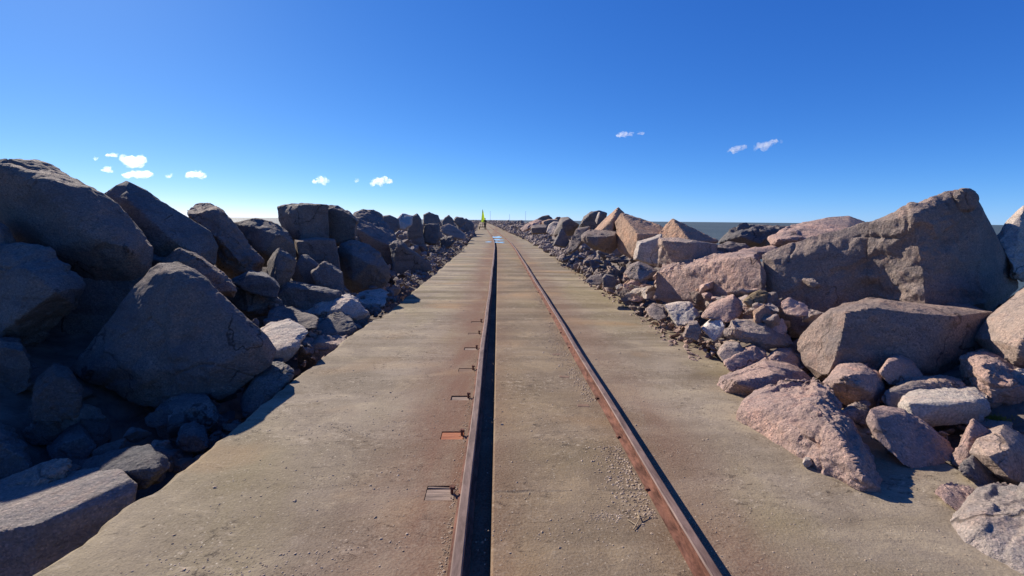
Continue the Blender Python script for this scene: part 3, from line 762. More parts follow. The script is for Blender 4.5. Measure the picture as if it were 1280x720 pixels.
rock('dark boulder in the hollow under the huge leaning boulder', 5.3,
     [(40,352),(110,338),(170,345),(200,350),(190,430),(110,450),(50,430)], [(120,370,-.3)], 1.0, BLUE)
rock('dark stone closing the gap between the huge leaning boulder and the pointed boulder', 5.9,
     [(140,330),(175,318),(215,322),(225,360),(190,400),(150,390)], [(180,345,-.3)], 0.8, BROWN)
rock('shaded stone at the foot of the wedge shaped stone', 7.0,
     [(335,368),(355,352),(392,362),(425,366),(422,388),(380,392),(345,388)], [(385,372,-.2)], 0.6, BLUE)
rock('shaded stone between the low rounded boulder and the bluish boulder', 7.8,
     [(388,340),(405,328),(428,340),(430,368),(400,366)], [(408,345,-.2)], 0.6, GREY)


# ------------------------------------------------------------------ the setting
def shift(Y):                      # the jetty bends gently to the left beyond 30 m
    return -0.04 * 4 * math.log1p(math.exp(min(60, (Y - 30) / 4)))
LR, RR_ = -0.166, 0.890            # rail centres
rnd = random.Random(11)
# ---- concrete deck with broken left edge and recesses over the sleeper ends
REC = [(2.23, 2.366), (2.91, 3.03), (3.59, 3.69), (4.31, 4.41), (5.06, 5.17), (5.76, 5.86), (6.46, 6.55)]
RX0, RX1 = -0.395, -0.232
def left_edge(Y):
    k = math.floor((Y - 2.3) / 4.4)
    base = {-1: -1.95, 0: -1.93, 1: -1.80, 2: -1.78}.get(k, -1.82 + 0.08 * math.sin(k * 5.1))
    base = base if Y < 60 else base + min(0.35, (Y - 60) * 0.03)
    p = np.array([[Y * 1.9, 0.3, 0.0]])
    p2 = np.array([[Y * 7.0, 5.3, 0.0]])
    return base + 0.022 * float(vnoise(p, 3)[0]) + 0.016 * float(fbm(np.array([[Y * 19.0, 2.3, 0.0]]), 8, 2)[0]) + 0.022 * float(vnoise(p2, 4)[0])
ys = [0.2]
while ys[-1] < 420:
    ys.append(ys[-1] + max(0.045, ys[-1] * 0.012))
ys = sorted(set(ys) | {a for r in REC for a in r})
ys = [y for i, y in enumerate(ys) if i == 0 or y - ys[i - 1] > 1e-6]
verts, faces = [], []
cols = None
for Y in ys:
    s = shift(Y)
    e = left_edge(Y)
    rex = 0.42 * min(1, max(0, (4.6 - Y) / 1.2))
    ch = 0.018 + 0.02 * abs(float(vnoise(np.array([[Y * 5, 9.1, 0]]), 6)[0]))
    row = [(e - 0.10, -0.9), (e - 0.035, -0.16), (e - 0.012, -0.05), (e, -ch), (e + 0.02 + ch, -0.002), (e + 0.12, 0), (-0.9, 0), (RX0, 0), (RX1, 0), (LR + 0.036, -0.002), (LR + 0.042, -0.075), (-0.034, -0.075), (-0.026, -0.010), (-0.015, 0), (0.35, 0), (1.6, 0), (2.42 + rex, 0), (2.50 + rex, -0.03), (2.52 + rex, -0.3)]
    cols = len(row)
    for x, z in row:
        verts.append((x + s, Y, z))
for i in range(len(ys) - 1):
    for j in range(cols - 1):
        if j == 7 and any(a - 1e-6 <= ys[i] and ys[i + 1] <= b + 1e-6 for a, b in REC):
            continue
        a = i * cols + j
        faces.append((a, a + 1, a + cols + 1, a + cols))
for a, b in REC:                                   # walls and floor of each recess
    k = len(verts)
    for z in (0, -0.05):
        verts += [(RX0, a, z), (RX1, a, z), (RX1, b, z), (RX0, b, z)]
    for q_ in range(4):
        r_ = (q_ + 1) % 4
        faces.append((k + q_, k + r_, k + 4 + r_, k + 4 + q_))
    faces.append((k + 4, k + 5, k + 6, k + 7))
deck = link('path', mesh_from('path', verts, faces), DECK)
tag(deck, kind='structure')
WOODS = ['weathered grey sleeper end, split, in the nearest recess of the concrete', 'bright red brown sleeper end in the second recess from the front', 'pale tan sleeper end in the third recess from the front',
         'dull brown sleeper end in the fourth recess from the front', 'thin pale sleeper end in the fifth recess from the front', 'faint rusty sleeper end in the sixth recess from the front', 'small dark sleeper end in the farthest visible recess']
for k, (a, b) in enumerate(REC):
    bm = bmesh.new()
    n = 3 if k == 0 else 1
    if k == 0:
        add_box(bm, (0.001, 0.0085, 0.0215), (0.160, 0.105, 0.05))
        add_box(bm, (-0.004, 0.073, 0.0235), (0.146, 0.018, 0.05), Quaternion((0, 0, 1), -0.07))
    else:
        wd = (b - a) * 0.90
        add_box(bm, (0.001, (b - a) / 2 - 0.049, 0.0165 + 0.004 * (k % 2)), (0.159, (b - a) - 0.010, 0.05))
    bmesh.ops.bevel(bm, geom=bm.edges[:], offset=0.004, segments=1, affect='EDGES')
    m_ = REDWOOD if k == 1 else OLDWOOD if k in (0, 2, 4) else DULLWOOD
    o = link('sleeper', bm_mesh('sleeper', bm), m_, None, ((RX0 + RX1) / 2 - 0.002, a + 0.045, -0.049))
    tag(o, WOODS[k], 'sleeper', 'sleeper ends along the track')
    # the spike that held the rail
    bm = bmesh.new()
    add_tube(bm, (0, 0, 0), (0, 0, 0.035), 0.009, 0.009, 8)
    add_tube(bm, (0.002, 0, 0.035), (0.004, 0, 0.047), 0.018, 0.014, 8)
    sp = link('spike', bm_mesh('spike', bm), RUST, o, (0.066, 0.02, 0.044))

for px, py, lab in ((732, 507, 'short rusty sleeper end showing flush in the gravel beside the reddish rail, nearest one'), (708, 471, 'thin rust coloured sleeper end flush in the concrete, second along the reddish rail'), (698, 443, 'faint rusty sleeper end flush in the concrete, third along the reddish rail')):
    g_ = ground(px, py)
    bm = bmesh.new()
    add_box(bm, (0, 0, 0), (0.10, 0.06, 0.026), Quaternion((0, 0, 1), 0.22 * math.sin(px)))
    bmesh.ops.bevel(bm, geom=bm.edges[:], offset=0.005, segments=1, affect='EDGES')
    tag(link('sleeper', bm_mesh('sleeper', bm), DULLWOOD, None, (g_.x - 0.02, g_.y, -0.010)), lab, 'sleeper', 'sleeper ends along the track')

# ---- rails
PROF = [(-0.052, 0.0), (-0.052, 0.010), (-0.012, 0.022), (-0.009, 0.082), (-0.028, 0.092), (-0.028, 0.114), (-0.021, 0.121), (0.021, 0.121), (0.028, 0.114), (0.028, 0.092), (0.009, 0.082), (0.012, 0.022), (0.052, 0.010), (0.052, 0.0)]
def make_rail(xc, label):
    yy = [0.15]
    while yy[-1] < 420: yy.append(yy[-1] + max(0.12, yy[-1] * 0.03))
    vv, ff = [], []
    n = len(PROF)
    for Y in yy:
        s = shift(Y) + 0.004 * math.sin(Y * 0.9 + xc) + 0.003 * math.sin(Y * 2.3)
        for x, z in PROF: vv.append((xc + x * 0.89 + s, Y, z * 0.73 + 0.001))
    for i in range(len(yy) - 1):
        for j in range(n):
            k = (j + 1) % n
            ff.append((i * n + j, i * n + k, (i + 1) * n + k, (i + 1) * n + j))
    ff.append(tuple(range(n)))
    me = mesh_from('rail', vv, ff)
    me.materials.append(RUST); me.materials.append(RAILTOP)
    for p in me.polygons:
        if p.normal.z > 0.5 and p.center.z > 0.075: p.material_index = 1
    o = link('rail', me)
    for k in range(26):                                   # spike heads holding the foot
        if k % 5 == 3 or k == 6: continue
        y = 2.30 + 0.69 * k + 0.09 * math.sin(k * 5.3)
        bm = bmesh.new()
        sg = -1 if xc < 0 else -1
        add_box(bm, (xc + sg * 0.046, y, 0.012), (0.024, 0.028, 0.016), Quaternion((0, 0, 1), 0.5 * math.sin(k * 7.0)))
        bmesh.ops.bevel(bm, geom=bm.edges[:], offset=0.004, segments=1, affect='EDGES')
        if xc > 0: link('spike', bm_mesh('spike', bm), RUST, o)
        else: bm.free()
    return tag(o, label, 'rail', 'rails of the narrow track')
bpy_rails = [make_rail(LR, 'rusty steel rail with the wide dark shadow strip and sleeper ends beside it'), make_rail(RR_, 'rusty steel rail with reddish lit side and crumbled gravel along its inner foot')]

# ---- puddles across the track
def puddle(cx, cy, rx, ry, seed):
    vv = [(0, 0, 0)]
    for k in range(40):
        a = k / 40 * math.tau
        r = 1 + 0.5 * float(fbm(np.array([[math.cos(a) * 1.9, math.sin(a) * 1.9, seed]]), seed, 4)[0])
        vv.append((math.cos(a) * rx * r, math.sin(a) * ry * r, 0))
    ff = [(0, 1 + k, 1 + (k + 1) % 40) for k in range(40)]
    o = link('puddle', mesh_from('puddle', vv, ff), PUDDLE, None, (cx + shift(cy), cy, 0.006))
    tag(o, kind='structure')
puddle(0.18, 30.5, 0.40, 1.0, 1)
puddle(0.24, 34.5, 0.34, 1.3, 2)
puddle(0.20, 39.5, 0.36, 2.0, 3)
puddle(-0.50, 31.0, 0.22, 0.5, 4)

# ---- rubble bed under the boulders: a long mound either side of the path
BEDL = [(-1.6, -1.0), (-2.1, -0.90), (-2.6, -0.78), (-3.4, -0.45), (-4.4, 0.15), (-5.4, 0.55), (-7.2, 0.5), (-8.8, 0.1), (-11.5, -1.6), (-15, -3.2)]
BEDR = [(2.3, -0.16), (2.6, -0.16), (3.0, -0.14), (3.6, -0.02), (4.5, 0.35), (5.5, 0.55), (7.0, 0.5), (8.6, 0.0), (11.5, -1.6), (15, -3.2)]
def bed_z(x):
    p = sorted(BEDL if x < 0 else BEDR)
    for (x0, z0), (x1, z1) in zip(p, p[1:]):
        if x0 <= x <= x1: return z0 + (z1 - z0) * (x - x0) / (x1 - x0)
    return p[0][1] if x < p[0][0] else p[-1][1]
def bed(side):
    prof = BEDL if side < 0 else BEDR
    vv, ff = [], []
    yy = [-6.0]
    while yy[-1] < 600: yy.append(yy[-1] + max(0.28, abs(yy[-1]) * 0.03))
    # finer columns
    fine = []
    for (x0, z0), (x1, z1) in zip(prof, prof[1:]):
        m = max(1, int(abs(x1 - x0) / 0.28))
        for k in range(m): fine.append((x0 + (x1 - x0) * k / m, z0 + (z1 - z0) * k / m))
    fine.append(prof[-1])
    n = len(fine)
    P = np.array([(x, Y, z) for Y in yy for x, z in fine])
    dz = 0.07 * fbm(P * 1.1, 21, 3) + 0.05 * fbm(P * 4.0, 22, 2)
    P[:, 2] += dz * np.array([0.3 if i < 2 else 1.0 for _ in yy for i in range(n)])
    P[:, 0] += np.array([shift(Y) for Y in yy for _ in fine])
    for i in range(len(yy) - 1):
        for j in range(n - 1):
            a = i * n + j
            ff.append((a, a + 1, a + n + 1, a + n) if side > 0 else (a, a + n, a + n + 1, a + 1))
    o = link('ground', mesh_from('ground', P.tolist(), ff, True), BED)
    tag(o, kind='structure')
bed(-1); bed(1)
# ---- sea
vv = [(-40000, -2000, 0), (40000, -2000, 0), (40000, 60000, 0), (-40000, 60000, 0)]
sea = link('sea', mesh_from('sea', vv, [(0, 1, 2, 3)]), WATER, None, (0, 0, -2.6))
tag(sea, kind='structure')

# ---- stones of the rubble, copies of a small set of shapes
def stone_mesh(seed, res, flat=1.0):
    r = random.Random(seed)
    bm = bmesh.new()
    pts = []
    ax = (r.uniform(0.75, 1.15), r.uniform(0.6, 0.95), r.uniform(0.45, 0.8) * flat)
    for _ in range(r.randrange(8, 11)):
        v = Vector((r.gauss(0, 1), r.gauss(0, 1), r.gauss(0, 1))).normalized()
        c = max(abs(v.x), abs(v.y), abs(v.z))
        v = v * (0.45 + 0.55 / c * 0.72) * r.uniform(0.75, 1.05)
        pts.append(Vector((v.x * ax[0], v.y * ax[1], v.z * ax[2])) * 0.5)
    bm.free()
    bm = chip(pts, seed + 900, 4, 0.68, 0.9)
    me = remeshed(bm, res)
    roughen(me, 1.0, seed + 300, 1.1, res < 0.06, 1.0)
    me.materials.append(GRANITE)
    return me
STONES = [stone_mesh(s, 0.026) for s in range(14)]
LOWS = [stone_mesh(s + 50, 0.075) for s in range(10)]
def place(me, name, loc, size, tint, label, cat, group, flatten=True):
    o = link(name, me, None, None, loc)
    o.rotation_euler = (rnd.uniform(-0.5, 0.5), rnd.uniform(-0.5, 0.5), rnd.uniform(0, math.tau)) if flatten else (rnd.uniform(0, 6.28), rnd.uniform(0, 6.28), rnd.uniform(0, 6.28))
    o.scale = (size * rnd.uniform(0.85, 1.25), size * rnd.uniform(0.8, 1.15), size * rnd.uniform(0.8, 1.15))
    o.color = (*tint, 1)
    return tag(o, label, cat, group)
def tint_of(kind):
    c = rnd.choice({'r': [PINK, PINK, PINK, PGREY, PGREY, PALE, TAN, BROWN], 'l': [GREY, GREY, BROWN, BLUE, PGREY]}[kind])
    k = rnd.uniform(0.82, 1.18) * (1.35 if kind == 'r' else 1.1)  # right tints raised so stones shading each other look sunlit
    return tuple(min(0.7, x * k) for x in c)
rx_mid = lambda Y: 0
# right rubble strip, from the traced stones to the far end
nr = nl = 0
Y = 3.2
strip = []
for k in range(900):
    Y = 4.6 * (70 / 4.6) ** rnd.random()
    x = 2.28 + abs(rnd.gauss(0, 0.40)) + (0.0 if Y > 7.5 else 0.35)
    sz = rnd.uniform(0.20, 0.52) * (1.0 if Y < 12 else 1.15 if Y < 25 else 1.4)
    z = 0.07 + (x - 2.2) * 0.55 * rnd.uniform(0.6, 1.2)
    if Y < 7.2 and x < 2.9: continue
    strip.append((Y, x, z, sz))
strip.sort(key=lambda s: -s[3] / s[0])
right_near, right_far = strip[:112], [s_ for s_ in strip[112:] if s_[0] > 9]
for Y, x, z, sz in right_near:
    place(rnd.choice(STONES if Y < 22 else LOWS), 'rubble_stone', (x + shift(Y), Y, z), sz, tint_of('r'),
          'angular pinkish grey small stone in the sunlit rubble strip right of the track', 'rubble stone', 'small rubble stones right of the track')
strip = []
for k in range(500):
    Y = 3.0 * (60 / 3.0) ** rnd.random()
    x = -2.06 - abs(rnd.gauss(0, 0.34)) - (0.15 if Y < 5 else 0)
    sz = rnd.uniform(0.14, 0.38) * (1.0 if Y < 12 else 1.15 if Y < 25 else 1.4)
    z = -0.15 + (-x - 2.0) * 0.35 + min(0.08, max(0, Y - 5) * 0.01) * rnd.uniform(0.4, 1.1)
    if Y < 5.2: z -= 0.3
    strip.append((Y, x, z, sz))
strip.sort(key=lambda s: -s[3] / s[0])
left_near, left_far = strip[:40], strip[40:]
for Y, x, z, sz in left_near:
    place(rnd.choice(STONES if Y < 22 else LOWS), 'rubble_stone', (x + shift(Y), Y, z), sz, tint_of('l'),
          'small dark stone with lit tip in the rubble along the broken left path edge', 'rubble stone', 'small rubble stones left of the track')

# stones lying in the hollows between the near boulders
for k in range(40):
    Y = rnd.uniform(1.8, 4.4); x = -2.25 - 1.9 * rnd.random(); sz = rnd.uniform(0.26, 0.55)
    z = bed_z(x) + sz * 0.22
    place(rnd.choice(STONES), 'rubble_stone', (x, Y, z), sz, tint_of('l'), 'dim stone deep in the shaded hollow among the near left boulders', 'rubble stone', 'stones in the shaded hollow')
for k in range(46):
    Y = rnd.uniform(2.0, 5.6); x = 2.62 + 2.2 * rnd.random(); sz = rnd.uniform(0.22, 0.46)
    if Y < 2.6 and x < 3.0: x += 0.4
    z = bed_z(x) + sz * 0.20
    place(rnd.choice(STONES), 'rubble_stone', (x, Y, z), sz, tint_of('r'), 'pinkish stone filling gaps between the near boulders on the right bank', 'rubble stone', 'stones between the near right boulders')

for k in range(46):
    Y = rnd.uniform(4.0, 8.2); x = 2.2 + 0.75 * rnd.random(); sz = rnd.uniform(0.10, 0.24)
    if Y < 5.6 and x < 2.42: x += 0.2
    place(rnd.choice(STONES), 'rubble_stone', (x, Y, max(0.03, bed_z(x)) + 0.02), sz, tint_of('r'), 'small pinkish stone wedged between the larger stones at the right path edge', 'rubble stone', 'small wedged stones at the right path edge')

for k in range(44):
    Y = 9.0 * (32 / 9.0) ** rnd.random(); x = -2.75 - 1.9 * rnd.random(); sz = rnd.uniform(0.35, 0.8) * (1.25 if Y > 16 else 1)
    z = min(bed_z(x) + 0.35 + 0.5 * rnd.random(), 0.85 * (-x - 1.95 - 0.4 * sz) - 0.4 * sz)
    place(rnd.choice(STONES), 'rubble_stone', (x + shift(Y), Y, z), sz, tint_of('l'), 'mid sized angular stone jumbled among the shaded boulders farther along the left bank', 'rubble stone', 'jumbled stones farther along the left bank')

# filler boulders in both banks
fill = []
for k in range(800):
    Y = 2.0 * (120 / 2.0) ** rnd.random()
    side = rnd.choice((-1, 1)) if Y < 8 else rnd.choice((-1, -1, 1))
    u = rnd.random()
    sz = rnd.uniform(0.45, 1.0) * (1.0 if Y < 14 else 1.2 if Y < 40 else 1.5)
    if side < 0:
        x = -3.1 - u * 3.4
        zb = -0.55 + 1.0 * math.sin(min(1, u * 1.25) * 1.5) 
        top = 1.0 if Y < 10 else 1.5 + (0.012 * Y * rnd.uniform(0.1, 1.1))
        if Y < 12: zb -= 0.25; x -= 0.35
    else:
        x = 3.2 + u * 3.6
        zb = 0.15 + 0.55 * math.sin(min(1, u * 1.25) * 1.5)
        top = 0.75 if Y < 13 else 1.4 + (0.010 * Y * rnd.uniform(0.1, 1.0))
        if Y < 12: zb -= 0.2; x += 0.5
        if Y < 5 and x < 5: continue
    if Y > 12 and side < 0: zb += 0.25
    if Y > 12: zb += rnd.uniform(0, 0.5) * (1 if 0.3 < u < 0.8 else 0.3)
    if side < 0: top = min(top, 0.85 * (-x - 1.95 - 0.45 * sz))
    z = min(zb, top - sz * 0.45)
    fill.append((Y, x, z, sz, side))
fill.sort(key=lambda s: -s[3] / s[0])
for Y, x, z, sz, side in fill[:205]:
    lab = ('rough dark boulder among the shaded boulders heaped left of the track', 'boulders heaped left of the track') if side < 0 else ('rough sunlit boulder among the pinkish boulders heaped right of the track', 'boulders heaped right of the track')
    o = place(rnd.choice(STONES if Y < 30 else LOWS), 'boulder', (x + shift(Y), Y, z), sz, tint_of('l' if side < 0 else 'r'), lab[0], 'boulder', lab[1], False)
# far rubble: too many to count, one object
def merged_stones(name, items, mat):
    vs_, fs_ = [], []
    base = []
    for me in LOWS:
        n = len(me.vertices); co = np.empty(n * 3); me.vertices.foreach_get('co', co)
        base.append((co.reshape(-1, 3), [tuple(p.vertices) for p in me.polygons]))
    off = 0; V = []
    for x, Y, z, sz in items:
        co, fc = rnd.choice(base)
        R_ = np.array((Matrix.Rotation(rnd.uniform(0, 6.28), 3, 'Z') @ Matrix.Rotation(rnd.uniform(-1, 1), 3, 'X')))
        V.append((co * (sz * rnd.uniform(0.8, 1.2))) @ R_.T + np.array([x + shift(Y), Y, z]))
        fs_ += [tuple(i + off for i in f) for f in fc]
        off += len(co)
    return link(name, mesh_from(name, np.concatenate(V).tolist(), fs_, True), mat)
far = []
for k in range(1500):
    Y = 38 * (420 / 38) ** rnd.random()
    side = rnd.choice((-1, 1, 1))
    u = rnd.random()
    if rnd.random() < 0.45:
        x = (2.15 + abs(rnd.gauss(0, .5))) if side > 0 else (-1.75 - abs(rnd.gauss(0, .5)))
        far.append((x, Y, 0.1 + 0.3 * rnd.random(), rnd.uniform(0.25, 0.6)))
    else:
        sz = rnd.uniform(0.7, 1.6)
        x = (2.9 + 3.6 * u) * side
        z = 0.25 + 0.85 * math.sin(u * 2.6) * rnd.uniform(0.6, 1.1)
        far.append((x, Y, z, sz))
far += [(x, Y, z, s) for Y, x, z, s in right_far + left_far] + [(x, Y, z, s) for Y, x, z, s, _ in fill[205:] if Y > 12]
FAR = bpy.data.materials.new('far_granite')
o = merged_stones('far_rubble', far, GRANITE)
o.color = (0.25, 0.215, 0.20, 1)
tag(o, 'dense heap of small stones and boulders fading along both far banks', 'rubble', kind='stuff')

chips = []
for k in range(620):
    Y = 2.6 * (16 / 2.6) ** rnd.random()
    x = 2.12 + abs(rnd.gauss(0, 0.34)) if Y > 4.6 else 2.5 + 1.3 * rnd.random()
    chips.append((x, Y, max(0.0, bed_z(x)) + rnd.uniform(0.0, 0.10) * (x > 2.3), rnd.uniform(0.05, 0.17)))
for k in range(260):
    Y = 2.2 * (18 / 2.2) ** rnd.random()
    x = -2.0 - abs(rnd.gauss(0, 0.28))
    chips.append((x, Y, -0.30 - 0.3 * (Y < 5) + rnd.uniform(0, 0.2), rnd.uniform(0.05, 0.16)))
o = merged_stones('stone_chips', [(x, Y - 0.0, z, s) for x, Y, z, s in chips], GRANITE)
o.color = (0.36, 0.275, 0.235, 1)
tag(o, 'small broken stone chips filling the gaps along both path edges', 'stone chips', kind='stuff')

# ---- grit and debris on the deck
def grit_object():
    vs_, fs_ = [], []
    r = random.Random(5)
    def stone(x, y, s):
        k = len(vs_)
        a = r.uniform(0, 6.28)
        q_ = [(1, 0), (0.3, 0.9), (-0.8, 0.6), (-0.9, -0.5), (0.2, -0.95)]
        for px, py in q_:
            j = r.uniform(0.7, 1.2)
            vs_.append((x + s * j * (px * math.cos(a) - py * math.sin(a)), y + s * j * (px * math.sin(a) + py * math.cos(a)), 0.0005))
        for px, py in q_[::2]:
            vs_.append((x + s * 0.55 * (px * math.cos(a) - py * math.sin(a)), y + s * 0.55 * (px * math.sin(a) + py * math.cos(a)), s * r.uniform(0.3, 0.6)))
        for f in ((0, 1, 5), (1, 2, 6), (1, 6, 5), (2, 3, 6), (3, 4, 7), (3, 7, 6), (4, 0, 5), (4, 5, 7), (5, 6, 7)):
            fs_.append(tuple(k + i for i in f))
    for k in range(8200):
        y = 1.5 * (16 / 1.5) ** r.random()
        if r.random() < 0.42 and math.sin(y * 3.3) + math.sin(y * 1.27 + 2) > -0.5:                                     # crumbled band at the inner foot of the right rail
            cl = 0.5 + 0.5 * math.sin(y * 2.1) * math.sin(y * 0.83 + 1)
            x = RR_ - 0.06 - abs(r.gauss(0, 0.05 + 0.11 * cl))
            stone(x, y, r.uniform(0.003, 0.010) * (1.2 if r.random() < 0.1 else 1))
        else:
            cx = math.sin(y * 9.7) * 1.2
            x = r.uniform(-1.75, 2.2) if r.random() < 0.5 else max(-1.7, min(2.1, cx + r.gauss(0, 0.25)))
            if abs(x - LR) < 0.06 or abs(x - RR_) < 0.06 or RX0 - .02 < x < RX1 + .02: continue
            if r.random() < 0.16: x = LR - 0.055 - abs(r.gauss(0, 0.02))
            stone(x, y, r.uniform(0.002, 0.006) * (1.7 if r.random() < 0.12 else 1))
    gx, gy = ground(752, 645)[:2]
    for k in range(150): stone(gx + r.gauss(0, 0.07), gy + r.gauss(0, 0.022), r.uniform(0.002, 0.006))
    for k in range(90):
        y = 2 * (30 / 2) ** r.random()
        x = r.uniform(-1.7, 2.2)
        if abs(x - LR) < 0.07 or abs(x - RR_) < 0.07 or RX0 - .02 < x < RX1 + .02: continue
        stone(x + shift(y), y, r.uniform(0.006, 0.016))
    o = link('grit', mesh_from('grit', vs_, fs_), GRIT)
    tag(o, 'loose grit and crumbled gravel scattered over the concrete', 'grit', kind='stuff')
grit_object()
# dry twig lying at the slab joint
bm = bmesh.new()
p0 = Vector((0, 0, 0.004))
for a, b in (((0, 0, .006), (.05, .07, .012)), ((.05, .07, .012), (.055, .12, .01)), ((.05, .07, .012), (.11, .10, .008)), ((.02, .03, .008), (-.01, .075, .006))):
    add_tube(bm, a, b, 0.0028, 0.0022, 6)
g = ground(792, 663)
tag(link('twig', bm_mesh('twig', bm), TWIG, None, (g.x, g.y, 0.0)), 'dry pale forked twig lying beside the rail at the slab joint', 'twig')
# moss in a crevice at the right edge
bm = bmesh.new()
r = random.Random(3)
for k in range(420):
    a = r.uniform(0, 6.28); d = abs(r.gauss(0, 0.05)); hgt = r.uniform(0.008, 0.03)
    x, y = math.cos(a) * d * 1.6, math.sin(a) * d * 0.7
    b0 = bm.verts.new((x - .005, y, 0)); b1 = bm.verts.new((x + .005, y + .003, 0)); b2 = bm.verts.new((x + r.gauss(0, .006), y + r.gauss(0, .006), hgt))
    bm.faces.new((b0, b1, b2))
g = at(1243, 524, 2.98)
tag(link('moss', bm_mesh('moss', bm), MOSS, None, g), 'bright green moss tuft in the crevice beside the reddish boulder', 'moss', kind='stuff')

# ---- sail trolley and a person, far along the path
def trolley(x, Y):
    root = link('sail_trolley', None, None, None, (x, Y, 0))
    tag(root, 'far wooden rail trolley carrying a tall narrow yellow green sail', 'rail trolley')
    bm = bmesh.new()
    for k in range(6): add_box(bm, (-0.5 + 0.2 * k, 0, 0.42), (0.17, 1.7, 0.05))
    add_box(bm, (0, -0.6, 0.36), (1.1, 0.1, 0.08)); add_box(bm, (0, 0.6, 0.36), (1.1, 0.1, 0.08))
    link('platform', bm_mesh('platform', bm), PLANK, root)
    bm = bmesh.new()
    add_box(bm, (0, 0.35, 0.80), (1.0, 0.3, 0.05)); add_box(bm, (-0.4, 0.35, 0.62), (0.06, 0.25, 0.34)); add_box(bm, (0.4, 0.35, 0.62), (0.06, 0.25, 0.34))
    link('bench', bm_mesh('bench', bm), PLANK, root)
    for sx in (-0.5, 0.5):
        for sy in (-0.6, 0.6):
            bm = bmesh.new()
            add_tube(bm, (sx - 0.04, sy, 0.17), (sx + 0.04, sy, 0.17), 0.17, 0.17, 18)
            add_tube(bm, (sx - 0.07, sy, 0.17), (sx - 0.04, sy, 0.17), 0.05, 0.05, 10)
            link('wheel', bm_mesh('wheel', bm), STEEL, root)
    bm = bmesh.new()
    add_tube(bm, (0, -0.2, 0.42), (0, -0.2, 3.15), 0.03, 0.02, 8)
    link('mast', bm_mesh('mast', bm), STEEL, root)
    vv, ff = [], []
    n = 10
    for sgn in (1, -1):
        for i in range(n + 1):
            tz = i / n
            for j in range(5):
                tx = j / 4
                wdt = (0.62 * (1 - tz) ** 0.8 + 0.05)
                vv.append((-0.22 * (1 - tz) + tx * wdt - 0.02, -0.2 - 0.16 * math.sin(tx * math.pi) * (1 - tz * 0.5) - 0.006 * sgn, 1.15 + tz * 1.98))
    for s_ in (0, 1):
        o_ = s_ * (n + 1) * 5
        for i in range(n):
            for j in range(4):
                a = o_ + i * 5 + j
                ff.append((a, a + 1, a + 6, a + 5) if s_ else (a, a + 5, a + 6, a + 1))
    link('sail', mesh_from('sail', vv, ff, True), SAIL, root)
    return root
TY = 72.0
tx = at(604, 284, TY).x
trolley(tx - 0.1, TY)

def person(x, Y):
    root = link('person', None, None, None, (x, Y, 0))
    tag(root, 'far person in dark clothes standing in front of the sail trolley', 'person')
    J = {'pel': (0, 0, .93, .13), 'bel': (0, 0, 1.10, .125), 'che': (0, -.01, 1.32, .15), 'neck': (0, 0, 1.50, .055), 'head0': (0, -.01, 1.60, .082), 'head1': (0, -.01, 1.70, .085)}
    E = [('pel', 'bel'), ('bel', 'che'), ('che', 'neck'), ('neck', 'head0'), ('head0', 'head1')]
    for s_, n_ in ((-1, 'l'), (1, 'r')):
        J.update({n_ + 'hip': (.09 * s_, 0, .86, .095), n_ + 'kn': (.11 * s_, -.02, .49, .062), n_ + 'an': (.12 * s_, .01, .09, .045), n_ + 'toe': (.14 * s_, -.16, .04, .035),
                  n_ + 'sh': (.18 * s_, 0, 1.42, .062), n_ + 'el': (.24 * s_, .02, 1.14, .047), n_ + 'wr': (.25 * s_, -.05, .90, .034), n_ + 'ha': (.25 * s_, -.08, .80, .036)})
        E += [('pel', n_ + 'hip'), (n_ + 'hip', n_ + 'kn'), (n_ + 'kn', n_ + 'an'), (n_ + 'an', n_ + 'toe'), ('che', n_ + 'sh'), (n_ + 'sh', n_ + 'el'), (n_ + 'el', n_ + 'wr'), (n_ + 'wr', n_ + 'ha')]
    ks = list(J)
    me = bpy.data.meshes.new('body')
    me.from_pydata([J[k][:3] for k in ks], [(ks.index(a), ks.index(b)) for a, b in E], [])
    o = bpy.data.objects.new('body', me); col.objects.link(o)
    o.modifiers.new('s', 'SKIN')
    lay = me.skin_vertices[0].data
    for i, k in enumerate(ks):
        lay[i].radius = (J[k][3],) * 2
    lay[0].use_root = True
    sb = o.modifiers.new('d', 'SUBSURF'); sb.levels = sb.render_levels = 2
    dg = bpy.context.evaluated_depsgraph_get()
    m2 = bpy.data.meshes.new_from_object(o.evaluated_get(dg))
    bpy.data.objects.remove(o)
    m2.materials.clear()
    m2.materials.append(CLOTH); m2.materials.append(SKIN)
    for p in m2.polygons:
        p.use_smooth = True
        c = p.center
        p.material_index = 1 if c.z > 1.49 or (c.z < 0.9 and abs(c.x) > 0.2 and c.z > 0.7) else 0
    link('body', m2, None, root)
    bm = bmesh.new()
    bmesh.ops.create_uvsphere(bm, u_segments=16, v_segments=10, radius=0.098, matrix=Matrix.Translation((0, 0.012, 1.685)))
    bmesh.ops.delete(bm, geom=[v for v in bm.verts if v.co.z < 1.62 or (v.co.y < -0.045 and v.co.z < 1.73)], context='VERTS')
    link('hair', bm_mesh('hair', bm, True), HAIR, root)
person(at(606.3, 284, TY - 1.7).x, TY - 1.7)

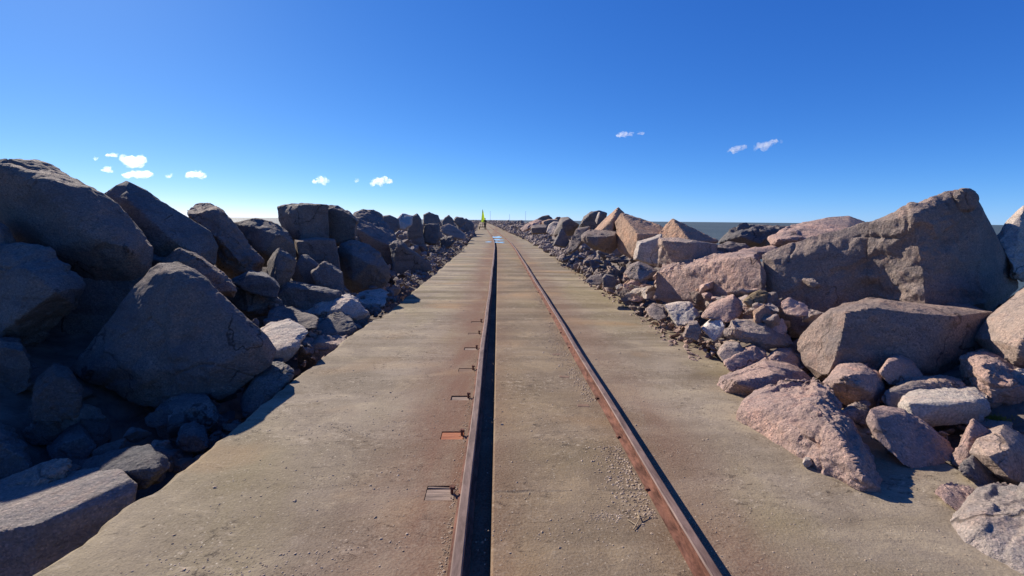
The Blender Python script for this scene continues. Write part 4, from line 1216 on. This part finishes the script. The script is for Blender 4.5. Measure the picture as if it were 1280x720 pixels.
# ---- thin poles far away
for px, py0, Yp, hgt, lab in ((612.8, 272, 190, 4.4, 'thin pale distant pole above the vanishing track'), (637, 273, 150, 2.2, 'short faint pole on the far right bank'), (657, 270, 60, 1.0, 'short dark marker post on the crest of the right bank')):
    b0 = at(px, py0, Yp)
    root = link('marker_pole', None, None, None, (b0.x, Yp, b0.z - 1.0))
    tag(root, lab, 'pole')
    bm = bmesh.new(); add_tube(bm, (0, 0, 0), (0, 0, 1.0 + hgt * 0.55), 0.0003 * Yp, 0.00025 * Yp, 8); link('shaft', bm_mesh('shaft', bm), POLE, root)
    bm = bmesh.new(); add_tube(bm, (0, 0, 1.0 + hgt * 0.55), (0, 0, 1.0 + hgt * 0.60), 0.0005 * Yp, 0.0003 * Yp, 8); link('cap', bm_mesh('cap', bm), STEEL, root)

# ---- small clouds
CL = [(155, 187, 192, 208), (153, 188, 213, 222), (133, 148, 190, 197), (127, 144, 207, 215), (231, 260, 213, 223), (207, 217, 217, 222), (390, 412, 221, 231), (461, 491, 221, 232), (442, 449, 223, 228),
      (769, 793, 164, 171), (796, 809, 165, 169), (910, 933, 182, 191), (944, 969, 174, 188), (972, 979, 175, 180), (115, 123, 196, 200)]
for k, (x0, x1, y0, y1) in enumerate(CL):
    D = 1400
    c = at((x0 + x1) / 2, (y0 + y1) / 2, D)
    dist = (c - CAM).length
    sx = (x1 - x0) * D / F * 0.46
    sz = (y1 - y0) * D / F * 0.46
    bm = bmesh.new()
    r = random.Random(k + 40)
    npf = 7 if x1 - x0 > 20 else 4
    for q_ in range(npf):
        u = r.uniform(-0.75, 0.75)
        rr = (1 - abs(u)) * 0.5 + 0.28
        tilt = u * 0.35
        mt = Matrix.Translation((u * sx, r.uniform(-0.5, 0.5) * sx * 0.6, (r.uniform(-0.35, 0.25) + tilt) * sz)) @ Matrix.Diagonal((sx * rr * 0.75, sx * rr * 0.7, sz * rr * 1.05, 1))
        bmesh.ops.create_icosphere(bm, subdivisions=4, radius=1.0, matrix=mt)
    me = remeshed(bm, sz * 0.14)
    me.polygons.foreach_set('use_smooth', [True] * len(me.polygons))
    n = len(me.vertices)
    co = np.empty(n * 3); me.vertices.foreach_get('co', co); co = co.reshape(-1, 3)
    no = np.empty(n * 3); me.vertices.foreach_get('normal', no); no = no.reshape(-1, 3)
    dsp = fbm(co / (sz * 0.9) + k * 7, k, 4) * sz * 0.42
    me.vertices.foreach_set('co', (co + no * dsp[:, None]).ravel())
    o = link('cloud', me, CLOUD, None, c)
    o.rotation_euler = (0, 0, math.atan2(-c.x, c.y))
    tag(o, kind='structure')
